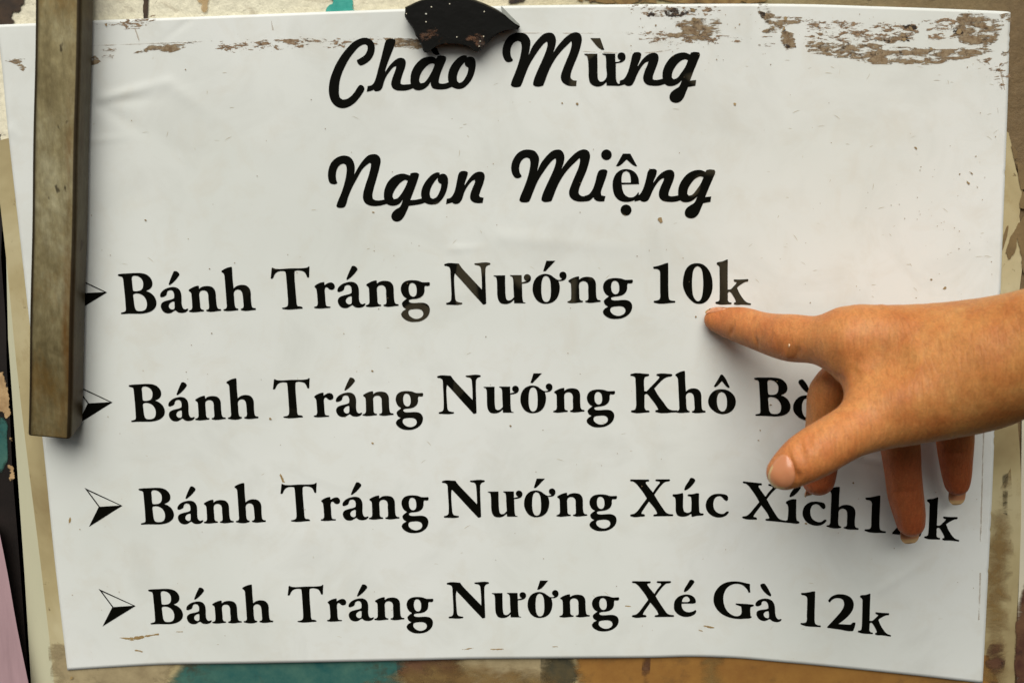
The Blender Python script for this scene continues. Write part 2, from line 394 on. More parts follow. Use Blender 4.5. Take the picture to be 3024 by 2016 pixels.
G('a', ZB, '748,650 752,625 775,590 820,555 880,533 945,525 1000,540 1035,575 1052,620 1058,680 1060,760 1070,810 1090,840 1115,848 1140,838 1155,840 1155,850 1135,878 1100,895 1055,900 1010,892 985,875 968,862 945,875 905,900 865,907 820,898 785,870 765,835 758,800 768,765 795,740 850,720 925,700 950,685 952,650 945,610 925,580 895,572 865,580 850,600 842,635 828,652 790,670 765,674 750,665',
  '955,740 945,735 910,745 882,770 874,800 885,830 910,848 940,850 955,835 958,800')
G('n', ZB, '1160,570 1172,558 1295,506 1307,508 1310,520 1312,552 1350,525 1400,512 1450,512 1500,525 1535,560 1550,600 1557,680 1565,770 1575,815 1590,838 1628,846 1633,855 1630,868 1425,877 1415,868 1418,855 1445,847 1455,830 1455,790 1447,700 1442,630 1425,595 1395,577 1360,576 1330,590 1317,615 1320,690 1328,780 1333,825 1350,848 1380,855 1384,868 1378,877 1175,886 1163,878 1167,865 1200,852 1212,830 1212,780 1203,660 1198,620 1187,600 1165,585')
G('h', ZB, '1635,295 1645,285 1770,234 1786,236 1789,260 1797,400 1812,545 1850,515 1900,497 1950,495 2000,507 2040,545 2057,590 2062,680 2070,770 2082,815 2100,827 2130,830 2135,845 2128,857 1925,862 1914,852 1918,840 1945,830 1955,810 1952,740 1942,640 1930,595 1905,570 1870,562 1840,572 1818,600 1820,680 1830,790 1840,820 1855,833 1878,838 1881,852 1872,862 1675,868 1663,860 1668,847 1698,838 1712,815 1710,760 1695,560 1682,400 1675,350 1660,325 1637,308')
G('T', ZT, '100,232 115,226 130,235 160,243 350,236 550,230 580,222 595,208 606,214 602,300 602,352 590,361 573,355 560,320 535,285 490,268 420,268 407,278 405,330 415,480 430,650 438,720 450,740 505,750 516,762 512,773 250,779 238,772 240,762 295,750 312,735 318,700 312,580 298,400 288,300 283,280 265,274 200,276 160,295 135,330 115,370 100,375 86,368 90,340')
G('r', ZT, '670,480 680,465 790,418 803,420 806,460 840,438 880,424 915,430 938,455 944,485 932,512 900,524 870,515 845,492 825,488 813,505 815,600 822,700 830,735 850,743 882,746 888,755 882,763 680,768 667,762 670,748 700,742 713,720 712,650 702,540 697,515 685,497')
G('g', ZT, '1825,500 1840,450 1880,412 1935,396 2000,394 2060,402 2110,420 2160,422 2205,420 2215,432 2210,462 2200,470 2150,470 2142,490 2142,540 2125,590 2080,628 2030,642 1960,650 1935,660 1935,680 1955,693 2010,698 2080,694 2140,698 2185,720 2210,760 2212,810 2195,860 2155,905 2090,940 2010,951 1930,942 1870,910 1838,875 1829,845 1850,810 1897,780 1860,755 1843,725 1840,703 1860,675 1905,640 1865,612 1838,570 1826,530',
  '1975,430 1950,440 1933,480 1932,530 1945,580 1970,608 1998,614 2022,600 2035,570 2037,520 2027,470 2005,440',
  '1950,788 2000,780 2060,779 2100,792 2122,820 2125,850 2110,880 2080,900 2040,910 1995,902 1955,878 1932,850 1927,820 1935,798')
G('N', ZN, '82,160 92,150 250,146 280,190 380,300 513,442 512,350 505,240 497,190 480,172 440,163 427,155 430,144 600,138 611,145 608,158 570,175 557,195 553,240 557,430 563,600 550,610 525,613 505,590 400,475 280,340 205,258 198,300 200,400 207,500 215,560 228,578 260,588 290,592 290,605 280,611 112,614 105,605 108,594 140,585 158,570 165,520 163,420 155,270 150,205 140,188 118,177 90,173')
G('uh', ZN, '645,282 778,280 779,400 785,520 795,555 815,568 845,560 878,528 872,420 868,330 860,302 845,292 832,285 836,278 966,278 968,360 1000,352 1020,345 1002,335 990,310 995,285 1020,268 1048,272 1068,292 1071,325 1055,352 1020,368 970,376 972,480 978,560 985,585 1010,592 1010,598 880,598 878,560 840,592 800,606 765,607 725,595 700,560 690,520 686,420 680,320 672,300 648,291')
G('ohacute', ZN, '1247,115 1350,115 1238,234 1210,234')
G('oh', ZN, '1090,430 1100,365 1130,310 1175,277 1240,264 1300,280 1340,310 1375,330 1400,332 1420,325 1425,318 1405,305 1396,285 1400,258 1420,242 1445,240 1468,255 1477,285 1470,315 1445,338 1410,345 1385,345 1397,385 1400,430 1390,490 1365,545 1320,585 1260,603 1200,600 1145,570 1110,520 1093,470',
  '1240,286 1215,300 1197,345 1190,420 1193,500 1205,550 1225,578 1250,583 1275,570 1292,535 1298,480 1297,400 1288,335 1268,298')
G('1', Z1, '407,290 412,278 470,268 550,245 655,212 667,215 668,400 670,700 678,820 690,850 720,865 785,870 790,885 783,903 425,903 414,892 418,870 470,862 505,850 522,830 525,700 525,450 520,360 505,335 470,320 420,316 407,300')
G('0', Z1, '920,560 935,440 970,330 1030,258 1100,225 1180,218 1260,235 1330,285 1385,360 1420,450 1437,570 1430,690 1400,780 1350,860 1280,910 1200,924 1130,910 1060,860 990,780 945,690 925,620',
  '1175,268 1135,290 1105,340 1088,430 1080,550 1085,680 1100,780 1130,840 1165,872 1195,876 1225,855 1250,800 1265,720 1274,580 1268,440 1250,340 1220,290')
G('k', Z1, '1508,215 1520,204 1610,185 1690,150 1702,158 1700,300 1700,675 1750,670 1800,620 1845,570 1855,548 1815,537 1802,518 1808,500 1930,500 2050,493 2062,508 2050,535 2000,545 1940,580 1880,625 1863,645 1900,730 1950,810 2010,880 2050,903 2100,915 2107,930 2095,944 1950,936 1820,936 1805,922 1812,902 1840,892 1835,865 1790,780 1745,720 1722,713 1705,730 1703,800 1706,870 1725,892 1765,900 1770,918 1758,931 1500,922 1485,908 1492,888 1530,880 1552,862 1558,800 1560,600 1557,350 1555,285 1540,260 1512,240')
G('K', ZK, '162,140 170,132 375,132 382,142 375,155 335,165 325,185 325,330 350,332 400,280 490,185 500,170 490,160 465,150 465,137 475,131 640,132 650,143 643,155 590,168 555,185 490,245 440,300 480,370 550,465 605,535 640,550 705,553 705,574 460,574 449,565 455,553 480,545 485,540 460,495 400,415 360,368 345,363 327,375 327,470 330,530 345,552 380,556 388,566 380,576 180,576 168,566 175,554 212,545 225,525 228,400 222,220 218,175 200,160 165,152')
G('circ', ZK, '1205,145 1220,138 1235,145 1312,280 1308,292 1292,290 1222,215 1150,283 1138,284 1130,273 1200,155')
G('o', ZK, '1063,450 1075,395 1110,345 1160,315 1220,308 1285,320 1340,355 1375,405 1384,455 1370,515 1330,565 1280,590 1220,597 1160,580 1110,545 1075,500',
  '1220,340 1190,355 1170,395 1165,450 1173,505 1195,550 1225,566 1255,558 1275,520 1281,460 1275,400 1250,355')
G('ograve', ZK, '2108,225 2115,205 2150,193 2165,200 2238,335 2235,352 2222,352 2115,245')
G('X', ZX, '158,187 165,175 375,176 383,187 375,199 345,203 342,215 360,245 425,325 460,270 505,215 500,200 458,195 451,184 460,174 615,173 624,183 617,194 565,205 530,235 480,295 440,352 480,420 540,510 580,560 610,573 655,578 661,588 652,599 435,602 427,592 435,581 465,575 473,565 450,520 378,430 330,500 295,555 290,572 325,580 333,592 325,603 168,603 158,593 165,582 205,572 240,545 290,480 353,395 320,340 260,260 225,220 195,200 165,195')
G('uacute', ZX, '852,165 870,155 900,165 916,185 908,205 805,300 790,300 787,288 850,172')
G('u', ZX, '650,357 658,346 700,345 770,331 774,345 773,430 775,510 785,545 815,560 850,555 868,540 868,400 862,375 830,368 825,356 832,347 880,345 950,334 959,340 957,420 960,510 963,555 980,566 1008,568 1013,580 1000,590 940,595 880,609 870,602 868,572 835,592 790,605 745,604 710,590 690,550 687,480 684,400 675,380 655,370')
G('c', ZX, '1035,480 1045,425 1075,380 1120,350 1185,340 1240,345 1280,358 1295,385 1290,415 1275,426 1255,415 1215,375 1185,370 1150,385 1128,425 1123,470 1135,520 1165,555 1210,573 1245,570 1280,545 1300,545 1303,558 1280,585 1240,608 1190,616 1130,605 1080,575 1047,530')
G('i', ZX, '1963,440 1972,428 2075,403 2085,408 2083,520 2085,620 2092,652 2118,665 2123,675 2112,684 2000,678 1930,672 1930,655 1960,653 1982,642 1987,600 1988,490 1980,465 1965,455')
G('eacute', ZG, '590,90 605,83 625,90 631,103 622,118 558,182 547,182 546,172 588,95')
G('e', ZG, '465,300 472,255 500,222 545,204 590,204 625,222 642,250 642,268 635,273 560,276 528,277 528,295 545,330 580,345 615,340 640,326 647,335 640,355 610,375 570,384 520,375 485,350 468,325',
  '530,262 536,240 553,222 572,219 588,232 594,250 585,260 550,263')
G('Gg', ZG, '785,245 795,190 825,145 870,112 930,97 990,98 1045,110 1080,118 1080,150 1083,185 1070,190 1055,160 1020,128 975,117 930,125 890,155 868,205 865,250 880,310 910,350 955,375 990,375 1008,360 1012,330 1008,300 965,285 965,274 1040,278 1108,284 1113,293 1105,298 1085,305 1082,330 1085,375 1095,383 1088,392 1040,398 980,400 920,390 860,365 815,325 792,285')
G('agrave', ZG, '1163,125 1170,118 1195,113 1205,122 1252,205 1248,217 1238,216 1168,145')
G('2', ZG, '1714,260 1712,250 1735,222 1775,203 1820,200 1870,212 1905,240 1918,280 1910,325 1880,370 1830,415 1795,440 1870,445 1895,445 1908,430 1930,428 1932,438 1915,495 1905,499 1800,485 1705,472 1703,463 1790,370 1825,325 1840,285 1832,250 1810,235 1775,233 1745,245 1725,268')
G('sC', ZC, '535,460 590,430 640,395 670,350 685,300 680,260 655,243 610,250 550,290 490,360 430,440 370,550 330,640 300,740 287,850 287,920 300,980 340,1010 400,998 460,955 510,895 555,825 580,806 605,808 635,835 640,865 610,925 560,995 500,1060 430,1105 360,1128 290,1122 230,1090 180,1030 152,950 145,860 160,740 200,620 250,510 320,395 400,295 480,215 560,170 640,150 700,160 750,195 780,250 783,320 765,390 720,460 670,500 620,528 585,536 560,520 540,490')
G('sh', ZC, '945,185 975,168 1030,166 1065,175 1072,200 1060,250 1010,380 960,510 930,610 930,625 980,550 1050,475 1110,435 1160,430 1200,450 1215,490 1205,560 1170,660 1145,750 1143,785 1160,797 1230,798 1310,790 1320,850 1240,878 1150,885 1080,878 1030,845 1012,800 1020,740 1055,640 1080,560 1078,545 1050,555 990,620 940,695 910,770 890,840 860,880 820,893 785,890 768,872 740,885 672,900 685,820 730,812 765,785 795,720 830,590 870,440 905,300 930,210')
G('sa', ZC, '1280,720 1285,660 1320,570 1380,490 1450,435 1530,413 1590,415 1640,440 1655,405 1690,395 1740,400 1775,415 1778,440 1740,540 1700,640 1675,740 1675,775 1700,787 1760,785 1820,765 1860,830 1790,858 1720,868 1640,865 1590,850 1565,810 1560,765 1520,820 1460,865 1400,880 1340,870 1300,830 1280,780',
  '1615,520 1590,508 1540,520 1480,570 1430,640 1405,710 1405,760 1425,783 1465,775 1510,730 1560,650 1600,570')
G('sgrave', ZC, '1530,262 1600,240 1640,290 1690,385 1640,392 1610,380 1560,315')
G('so', ZC, '2065,400 2030,393 1970,410 1890,480 1830,570 1803,660 1805,750 1835,815 1890,850 1950,862 2010,850 2080,795 2140,710 2175,610 2187,520 2175,450 2140,418 2100,412 2065,420',
  '2035,490 1990,540 1945,620 1925,700 1930,755 1960,778 2000,760 2050,690 2078,620 2083,565 2055,550 2035,520')
G('sM', ZM, '265,345 250,320 240,270 250,210 280,165 320,148 350,160 358,200 350,280 325,380 290,480 250,580 243,610 260,628 300,635 345,625 355,610 390,520 440,400 500,300 560,215 600,170 625,155 630,180 615,250 570,360 520,470 480,580 478,610 500,625 545,628 585,618 600,580 650,450 720,325 790,240 850,180 880,150 885,170 870,250 830,350 790,450 770,520 778,565 810,600 860,620 932,622 938,565 900,560 875,535 875,500 900,420 950,300 985,180 992,120 975,75 940,57 900,60 850,85 780,150 720,225 688,275 710,210 720,140 708,95 680,65 640,60 590,75 530,130 470,210 430,300 445,220 450,150 430,105 400,75 350,62 290,65 230,95 180,160 157,230 157,290 175,340 200,368 230,372 262,360')
G('muacc', ZM, '1080,118 1185,118 1228,240 1200,240')
G('muh', ZM, '1018,282 1155,282 1157,400 1158,500 1165,555 1185,577 1215,572 1250,530 1247,420 1245,330 1240,302 1207,288 1208,280 1343,282 1345,370 1385,362 1398,350 1375,335 1367,305 1378,280 1410,268 1440,278 1452,310 1445,345 1415,370 1350,383 1350,480 1357,570 1372,597 1390,600 1385,620 1252,617 1250,580 1215,612 1170,627 1120,620 1080,590 1065,540 1062,440 1055,340 1045,305 1020,295')
G('sn', ZM, '1385,620 1392,565 1430,550 1465,500 1490,430 1510,350 1525,290 1545,267 1600,268 1618,285 1610,330 1580,410 1580,415 1640,330 1700,285 1760,272 1790,290 1800,325 1790,380 1760,460 1740,520 1738,550 1760,558 1850,545 1875,598 1800,618 1730,618 1680,608 1645,575 1637,530 1655,460 1685,390 1692,365 1670,370 1620,420 1570,510 1545,570 1520,610 1480,622 1450,612 1445,605')
G('sg', ZM, '1840,530 1845,460 1880,380 1940,310 2010,275 2080,270 2130,290 2140,270 2180,263 2225,268 2235,290 2215,350 2170,460 2130,565 2195,558 2187,618 2110,632 2090,680 2060,750 2020,790 1975,798 1930,780 1913,740 1930,690 1980,650 2012,630 2045,560 2000,600 1940,622 1885,615 1850,580',
  '2108,350 2080,340 2030,360 1975,420 1945,480 1938,530 1955,550 1990,540 2040,480 2085,410')
G('sN', ZNG, '255,545 240,500 235,440 250,360 290,305 335,288 365,300 377,340 370,450 345,560 310,670 260,790 240,850 255,870 300,878 345,868 362,850 400,730 450,610 520,480 590,360 640,310 685,277 703,285 700,330 670,450 630,570 600,680 597,750 620,805 670,840 740,853 820,848 920,823 890,765 810,778 755,772 728,755 722,710 740,620 780,480 820,330 833,250 820,200 780,165 735,160 670,175 600,240 530,340 480,432 487,340 470,260 430,205 380,182 320,180 240,210 175,270 140,350 128,430 135,500 155,545 190,560 235,560')
G('sg2', ZNG, '875,700 885,630 930,530 1000,460 1070,428 1140,420 1200,437 1225,445 1230,418 1260,408 1325,410 1347,430 1335,480 1290,610 1228,772 1300,768 1395,748 1440,803 1360,828 1210,850 1180,920 1140,1000 1090,1050 1040,1060 995,1040 975,1000 985,950 1030,900 1090,862 1130,765 1085,820 1030,845 980,848 920,828 885,780',
  '1195,515 1160,503 1110,530 1050,595 1005,670 993,730 1010,760 1050,752 1100,700 1150,620 1180,555')
G('so2', ZNG, '1622,410 1595,402 1530,425 1460,490 1400,580 1373,670 1378,740 1410,795 1460,825 1530,833 1590,820 1650,765 1700,680 1728,580 1733,500 1715,445 1680,422 1640,425 1622,435',
  '1595,475 1550,530 1505,610 1488,690 1500,740 1530,757 1575,735 1615,670 1638,600 1640,558 1610,540 1595,510')
G('sn2', ZNG, '1705,828 1715,755 1760,745 1800,700 1830,620 1855,500 1880,410 1910,388 1980,390 2000,405 1990,450 1955,560 1955,575 2020,480 2090,412 2160,392 2205,405 2223,445 2210,530 2170,640 2148,710 2160,732 2208,742 2195,812 2110,812 2060,795 2030,755 2030,700 2060,610 2092,530 2090,503 2060,515 2000,580 1950,670 1920,760 1890,805 1850,825 1800,818 1790,805')
G('si', ZMI, '868,623 878,565 920,550 960,500 990,420 1010,340 1030,300 1060,287 1105,290 1120,305 1110,350 1075,450 1050,530 1055,560 1098,568 1085,623 1020,622 985,605 970,580 930,615 890,623')
G('sdot', ZMI, circ(1108, 133, 56)); G('bdot', ZMI, circ(1314, 714, 58))
G('bcirc', ZMI, '1280,121 1360,121 1432,254 1410,253 1320,183 1235,253 1208,252')
G('be', ZMI, '1172,450 1180,390 1210,330 1255,295 1310,283 1370,293 1420,330 1445,380 1452,442 1270,445 1275,490 1300,550 1340,578 1390,577 1420,555 1445,523 1450,545 1430,600 1370,622 1310,629 1250,615 1200,570 1178,510',
  '1268,425 1268,370 1285,320 1315,303 1345,320 1360,360 1365,425')
G('arrow', (200, 1380, 3.92), '193,233 633,440 245,684 358,455', '235,268 605,437 372,452')

def affine(zs, src, zt, dst):
    a = np.array([(zs[0]+x/zs[2], zs[1]+y/zs[2], 1) for x, y in pp(src)]); b = np.array([(zt[0]+x/zt[2], zt[1]+y/zt[2]) for x, y in pp(dst)])
    if len(a) == 2:     # similarity
        s, t = complex(*(a[1]-a[0])[:2]), complex(*(b[1]-b[0])); k = t/s
        return lambda p: (lambda z: (z.real, z.imag))(complex(*b[0])+k*complex(p[0]-a[0][0], p[1]-a[0][1]))
    A, *_ = np.linalg.lstsq(a, b, rcond=None)
    return lambda p: tuple(np.array([p[0], p[1], 1])@A)
def use(names, f=None):
    return [[[f(p) for p in lp] if f else lp for lp in GL[n]] for n in names]
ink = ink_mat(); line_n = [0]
def word(label, glyphs, name='printed_word'):
    VV, FF = [], []; line_n[0] += 1
    for gi, loops in enumerate(glyphs):
        V, F = triangulate([smooth_loop(lp, 46, 4) for lp in loops])
        k = len(VV)
        hs = sheet_w([v.x for v in V], [v.y for v in V])
        VV += [P(v.x, v.y, float(h)+.00014+.00001*(gi % 3)) for v, h in zip(V, hs)]
        FF += [tuple(i+k for i in f) for f in F]
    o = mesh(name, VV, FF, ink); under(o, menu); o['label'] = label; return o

ID = (0, 0, 1)
an_T = affine(ZB, '965,294 748,655 1155,842 865,907', ZT, '1190,202 978,535 1353,708 1080,768')
n_T = affine(ZB, '1160,572 1307,508 1163,882 1633,860 1450,512', ZT, '1362,458 1500,397 1358,742 1796,728 1640,403')
n_N = affine(ZB, '1160,572 1307,508 1163,882 1633,860 1450,512', ZN, '1498,343 1612,293 1487,590 1864,575 1740,300')
g_N = affine(ZT, '1825,500 2213,425 2010,951 2212,790 1897,780', ZN, '1893,410 2232,328 2045,777 2223,645 1950,628')
wB = use(['B', 'a', 'acute', 'n', 'h'])
wT = use(['T', 'r', 'g'])+use(['a', 'acute'], an_T)+use(['n'], n_T)
wN = use(['N', 'uh', 'oh', 'ohacute'])+use(['n'], n_N)+use(['g'], g_N)
def re(wd, f): return [[[f(p) for p in lp] for lp in g] for g in wd]
sB = '137,350 181,914 965,294 1160,572 1786,236 2135,850 865,907'
sT = '100,228 604,210 238,775 1190,202 670,480 1796,730 2213,425 2010,951'
sN = '82,155 611,140 105,610 1350,115 645,285 1864,578 2232,328 2045,777 1090,430'
Z2 = (200, 1070, 3.92); Z3 = (200, 1380, 3.92); Z4 = (260, 1680, 3.92); Z3b = (800, 1370, 2.24); Z4b = (800, 1670, 2.24)
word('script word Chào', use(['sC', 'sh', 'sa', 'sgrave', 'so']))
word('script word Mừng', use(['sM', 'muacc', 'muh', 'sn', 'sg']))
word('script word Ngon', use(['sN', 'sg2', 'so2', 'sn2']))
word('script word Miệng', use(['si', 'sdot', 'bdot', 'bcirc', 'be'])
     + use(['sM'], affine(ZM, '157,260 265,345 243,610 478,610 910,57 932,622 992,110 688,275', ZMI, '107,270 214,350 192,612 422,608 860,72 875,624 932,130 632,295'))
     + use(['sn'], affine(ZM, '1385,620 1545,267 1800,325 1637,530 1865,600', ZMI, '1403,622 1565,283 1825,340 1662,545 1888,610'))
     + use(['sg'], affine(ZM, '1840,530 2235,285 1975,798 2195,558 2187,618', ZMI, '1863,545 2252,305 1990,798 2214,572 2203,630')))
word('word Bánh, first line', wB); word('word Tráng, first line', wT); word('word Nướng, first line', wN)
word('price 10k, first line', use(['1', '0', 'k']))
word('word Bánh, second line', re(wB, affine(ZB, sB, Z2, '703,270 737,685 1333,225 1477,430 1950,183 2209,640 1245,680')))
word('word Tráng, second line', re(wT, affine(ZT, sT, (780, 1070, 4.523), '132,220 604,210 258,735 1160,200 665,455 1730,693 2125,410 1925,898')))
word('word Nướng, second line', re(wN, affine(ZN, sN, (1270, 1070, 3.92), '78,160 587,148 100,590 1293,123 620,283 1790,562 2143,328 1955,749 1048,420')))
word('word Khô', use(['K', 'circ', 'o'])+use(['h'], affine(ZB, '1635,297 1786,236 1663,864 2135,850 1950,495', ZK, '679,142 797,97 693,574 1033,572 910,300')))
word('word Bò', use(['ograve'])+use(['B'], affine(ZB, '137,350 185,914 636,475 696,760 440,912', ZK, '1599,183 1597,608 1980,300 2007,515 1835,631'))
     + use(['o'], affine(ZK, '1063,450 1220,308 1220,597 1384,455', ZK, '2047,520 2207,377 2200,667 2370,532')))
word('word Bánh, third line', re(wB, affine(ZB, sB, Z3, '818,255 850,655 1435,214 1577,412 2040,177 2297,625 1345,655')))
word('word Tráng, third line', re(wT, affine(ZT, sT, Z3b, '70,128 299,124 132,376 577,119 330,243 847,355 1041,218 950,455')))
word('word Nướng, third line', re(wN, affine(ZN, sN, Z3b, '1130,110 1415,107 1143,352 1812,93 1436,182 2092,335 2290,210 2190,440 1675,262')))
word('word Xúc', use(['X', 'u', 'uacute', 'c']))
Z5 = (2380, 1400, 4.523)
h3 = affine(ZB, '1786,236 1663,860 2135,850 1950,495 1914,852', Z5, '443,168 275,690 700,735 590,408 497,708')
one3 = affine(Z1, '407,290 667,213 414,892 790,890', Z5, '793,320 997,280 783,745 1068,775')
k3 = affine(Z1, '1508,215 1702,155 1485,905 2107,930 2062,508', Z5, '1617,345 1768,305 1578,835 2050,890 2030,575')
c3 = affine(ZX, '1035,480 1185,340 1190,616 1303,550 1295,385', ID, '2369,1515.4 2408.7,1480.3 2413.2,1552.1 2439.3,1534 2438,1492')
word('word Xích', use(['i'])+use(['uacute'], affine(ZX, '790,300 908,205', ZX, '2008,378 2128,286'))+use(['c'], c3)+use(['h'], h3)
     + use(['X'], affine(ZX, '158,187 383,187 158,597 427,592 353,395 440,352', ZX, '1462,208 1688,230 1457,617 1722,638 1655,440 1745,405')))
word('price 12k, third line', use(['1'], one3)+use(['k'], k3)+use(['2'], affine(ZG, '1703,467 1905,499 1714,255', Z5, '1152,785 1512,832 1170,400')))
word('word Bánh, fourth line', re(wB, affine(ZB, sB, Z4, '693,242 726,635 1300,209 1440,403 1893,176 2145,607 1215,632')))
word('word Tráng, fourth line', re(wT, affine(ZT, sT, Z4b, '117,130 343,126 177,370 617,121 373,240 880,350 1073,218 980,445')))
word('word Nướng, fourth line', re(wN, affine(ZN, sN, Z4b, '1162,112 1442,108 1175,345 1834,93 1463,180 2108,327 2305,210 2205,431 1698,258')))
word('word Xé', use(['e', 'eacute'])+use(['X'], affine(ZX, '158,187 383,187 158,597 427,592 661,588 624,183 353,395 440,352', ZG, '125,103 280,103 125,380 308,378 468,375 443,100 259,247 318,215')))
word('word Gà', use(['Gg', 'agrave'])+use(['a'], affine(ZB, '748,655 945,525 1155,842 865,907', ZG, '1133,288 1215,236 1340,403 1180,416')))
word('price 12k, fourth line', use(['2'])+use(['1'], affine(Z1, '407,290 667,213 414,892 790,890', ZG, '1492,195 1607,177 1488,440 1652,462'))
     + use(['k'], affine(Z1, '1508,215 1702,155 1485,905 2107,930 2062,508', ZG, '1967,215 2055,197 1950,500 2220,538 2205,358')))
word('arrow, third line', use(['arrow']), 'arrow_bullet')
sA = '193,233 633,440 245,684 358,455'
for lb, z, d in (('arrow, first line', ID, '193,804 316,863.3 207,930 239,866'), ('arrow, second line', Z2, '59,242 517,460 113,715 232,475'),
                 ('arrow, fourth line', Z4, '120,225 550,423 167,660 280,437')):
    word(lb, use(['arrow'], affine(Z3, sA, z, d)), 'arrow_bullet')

# ---------------------------------------------------------------- glue and tape residue on the sheet
res = ragged_mat('brown_glue_residue', lin((158, 140, 110)), lin((116, 92, 62)), 300, (.55, 1, 1.9), lo=.43, hi=.66, dark=lin((52, 38, 22)), soft=.50, fine=1)
res2 = ragged_mat('sparse_glue_residue', lin((164, 140, 110)), lin((118, 92, 64)), 330, (.6, 1, 1.9), lo=.66, hi=.80, dark=lin((70, 50, 32)), soft=.55, fine=1)
faint = ragged_mat('faint_tape_line', lin((190, 175, 155)), lin((170, 150, 125)), 120, (1, 1, 1), lo=.3, hi=.6, alpha=.45)
def rp(s, m, fadepx=12, w_=.00005): under(patch('glue_residue', pp(s), w_+.000003*(len(menu.children) % 20), m, None, onsheet=True, fadepx=fadepx, sub=3), menu)
for s in ('14,180 42,171 76,174 62,188 80,197 68,211 54,202 40,188', '392,158 425,142 450,129 500,127 560,121 602,124 560,137 520,152 480,159 430,158',
          '266,163 288,166 300,184 268,196', '2242,8 2272,8 2290,48 2385,52 2385,66 2320,82 2292,102 2246,100 2262,75 2236,35',
          '2306,88 2346,98 2352,142 2320,150 2304,130', '2378,116 2530,124 2612,132 2690,140 2800,144 2880,138 2912,142 2940,152 2930,159 2400,159 2380,148',
          '2832,42 2890,34 2968,58 2960,100 2934,132 2870,142 2818,112 2804,88 2822,60', '2950,44 2988,34 2988,68 2952,68',
          '1982,68 2040,54 2130,52 2136,95 2066,124 2004,86', '1948,97 2080,92 2110,112 2044,128 2008,120', '2580,114 2640,104 2668,92 2690,112 2650,130 2600,128',
          '1130,112 1200,112 1262,118 1262,150 1200,148 1150,135', '2960,150 2986,150 2984,166 2952,168'):
    rp(s, res, 1.5 if s.startswith('2378') else 5)
for s in ('270,66 380,50 470,44 462,76 400,92 300,84 268,92', '600,120 900,108 1140,108 1140,142 900,146 640,150', '1830,12 2090,12 2060,44 1960,62 1880,40',
          '2060,14 2130,14 2140,50 2070,52', '2300,110 2700,60 2720,110 2600,140 2400,122', '2560,60 2720,64 2720,120 2600,120', '2360,50 2560,58 2570,110 2390,105',
          '1830,92 1990,84 2180,100 2190,128 1900,128', '2040,100 2200,110 2290,92 2290,112 2100,132', '2720,60 2830,40 2830,120 2740,130', '2860,150 2990,180 2980,330 2940,260',
          '2240,120 2300,120 2296,146 2246,140', '290,160 360,154 352,166 296,178', '280,140 350,136 350,160 290,156'):
    rp(s, res2, 10)
for s in ('272,134 600,122 600,125 272,137', '1520,96 1960,99 1960,102 1520,100', '1700,150 1900,155 1985,145 2022,138 2022,141 1985,149 1900,159 1700,153',
          '2850,160 2880,205 2922,228 2920,232 2876,210 2846,162', '2952,185 2970,270 2966,272 2948,188', '2946,310 2952,345 2948,346 2942,312', '800,55 810,90 802,92',
          '400,80 415,125 410,126 395,82', '1480,118 1960,124 1960,126 1480,121', '2903,1250 2908,1250 2898,1600 2893,1600', '2892,1690 2898,1690 2894,1830 2888,1830'):
    rp(s, faint, 2)
thin = ragged_mat('thin_brown_streak', lin((176, 150, 96)), lin((150, 120, 70)), 200, lo=.42, hi=.55, alpha=.85)
for s in ('340,1880 400,1876 470,1868 472,1874 430,1882 390,1892 375,1890 355,1884', '392,1914 424,1920 422,1926 398,1922', '488,1864 540,1862 540,1866 488,1868',
          '1440,1914 1500,1916 1506,1920 1440,1918', '1625,1906 1650,1906 1648,1912 1628,1912', '1512,1866 1530,1868 1528,1872 1510,1870', '1360,1914 1400,1910 1402,1916 1362,1918',
          '822,1386 832,1400 842,1425 834,1424 824,1400', '2072,1842 2112,1850 2110,1856 2075,1848', '2062,1856 2078,1860 2076,1864 2062,1862', '205,1518 210,1530 207,1555 203,1552',
          '206,1995 216,1990 222,1998 206,2008', '1846,1786 1866,1787 1864,1791 1846,1790', '270,1940 280,1946 276,1952 268,1948'):
    rp(s, thin, 2)
char = ragged_mat('dark_glue_bits', lin((58, 42, 26)), lin((30, 22, 14)), 420, (.7, 1, 1.4), lo=.58, hi=.75, soft=.6, fine=1)
for s in ('2036,22 2062,24 2058,38 2040,36', '2040,48 2062,56 2058,66 2044,62', '2312,50 2328,50 2326,64 2314,62', '2310,72 2324,80 2322,100 2314,94', '2655,108 2684,108 2688,126 2670,120', '2740,138 2760,140 2758,150 2742,148', '2808,82 2840,78 2848,100 2830,108 2812,100', '2660,74 2700,68 2712,88 2690,92 2668,86', '1960,30 1990,22 2034,30 2040,40 1990,56 1964,46', '1900,40 1930,30 1936,52 1910,50', '2550,110 2620,118 2680,112 2690,120 2600,128', '2924,142 2936,148 2930,156 2918,152', '2240,30 2262,36 2260,60 2244,50', '2310,120 2330,130 2344,142 2316,146'):
    rp(s, char, 3, .00009)
# small flecks nobody could count
sp = [(2705, 437, 7, 3), (2170, 308, 5, 4), (1100, 1308, 5, 4), (798, 1236, 5, 4), (430, 650, 4, 3), (2790, 850, 4, 6), (1102, 627, 5, 2), (2870, 512, 5, 2), (2860, 540, 8, 3), (2276, 1195, 4, 2),
      (1705, 307, 5, 4), (1660, 305, 3, 3), (1950, 650, 10, 8), (2750, 825, 4, 3), (2055, 935, 3, 3), (2245, 1270, 3, 2), (2380, 1545, 4, 3), (2240, 1300, 3, 2), (1507, 1257, 4, 3), (1100, 1095, 4, 3),
      (313, 74, 5, 4), (2046, 30, 8, 6), (2050, 58, 8, 6), (2320, 55, 5, 8), (2315, 85, 4, 8), (2284, 83, 4, 4), (1937, 75, 3, 3), (2184, 72, 3, 3), (2670, 117, 9, 8), (2750, 145, 5, 5), (2690, 85, 9, 5), (2830, 95, 8, 10), (2520, 1425, 3, 3)]
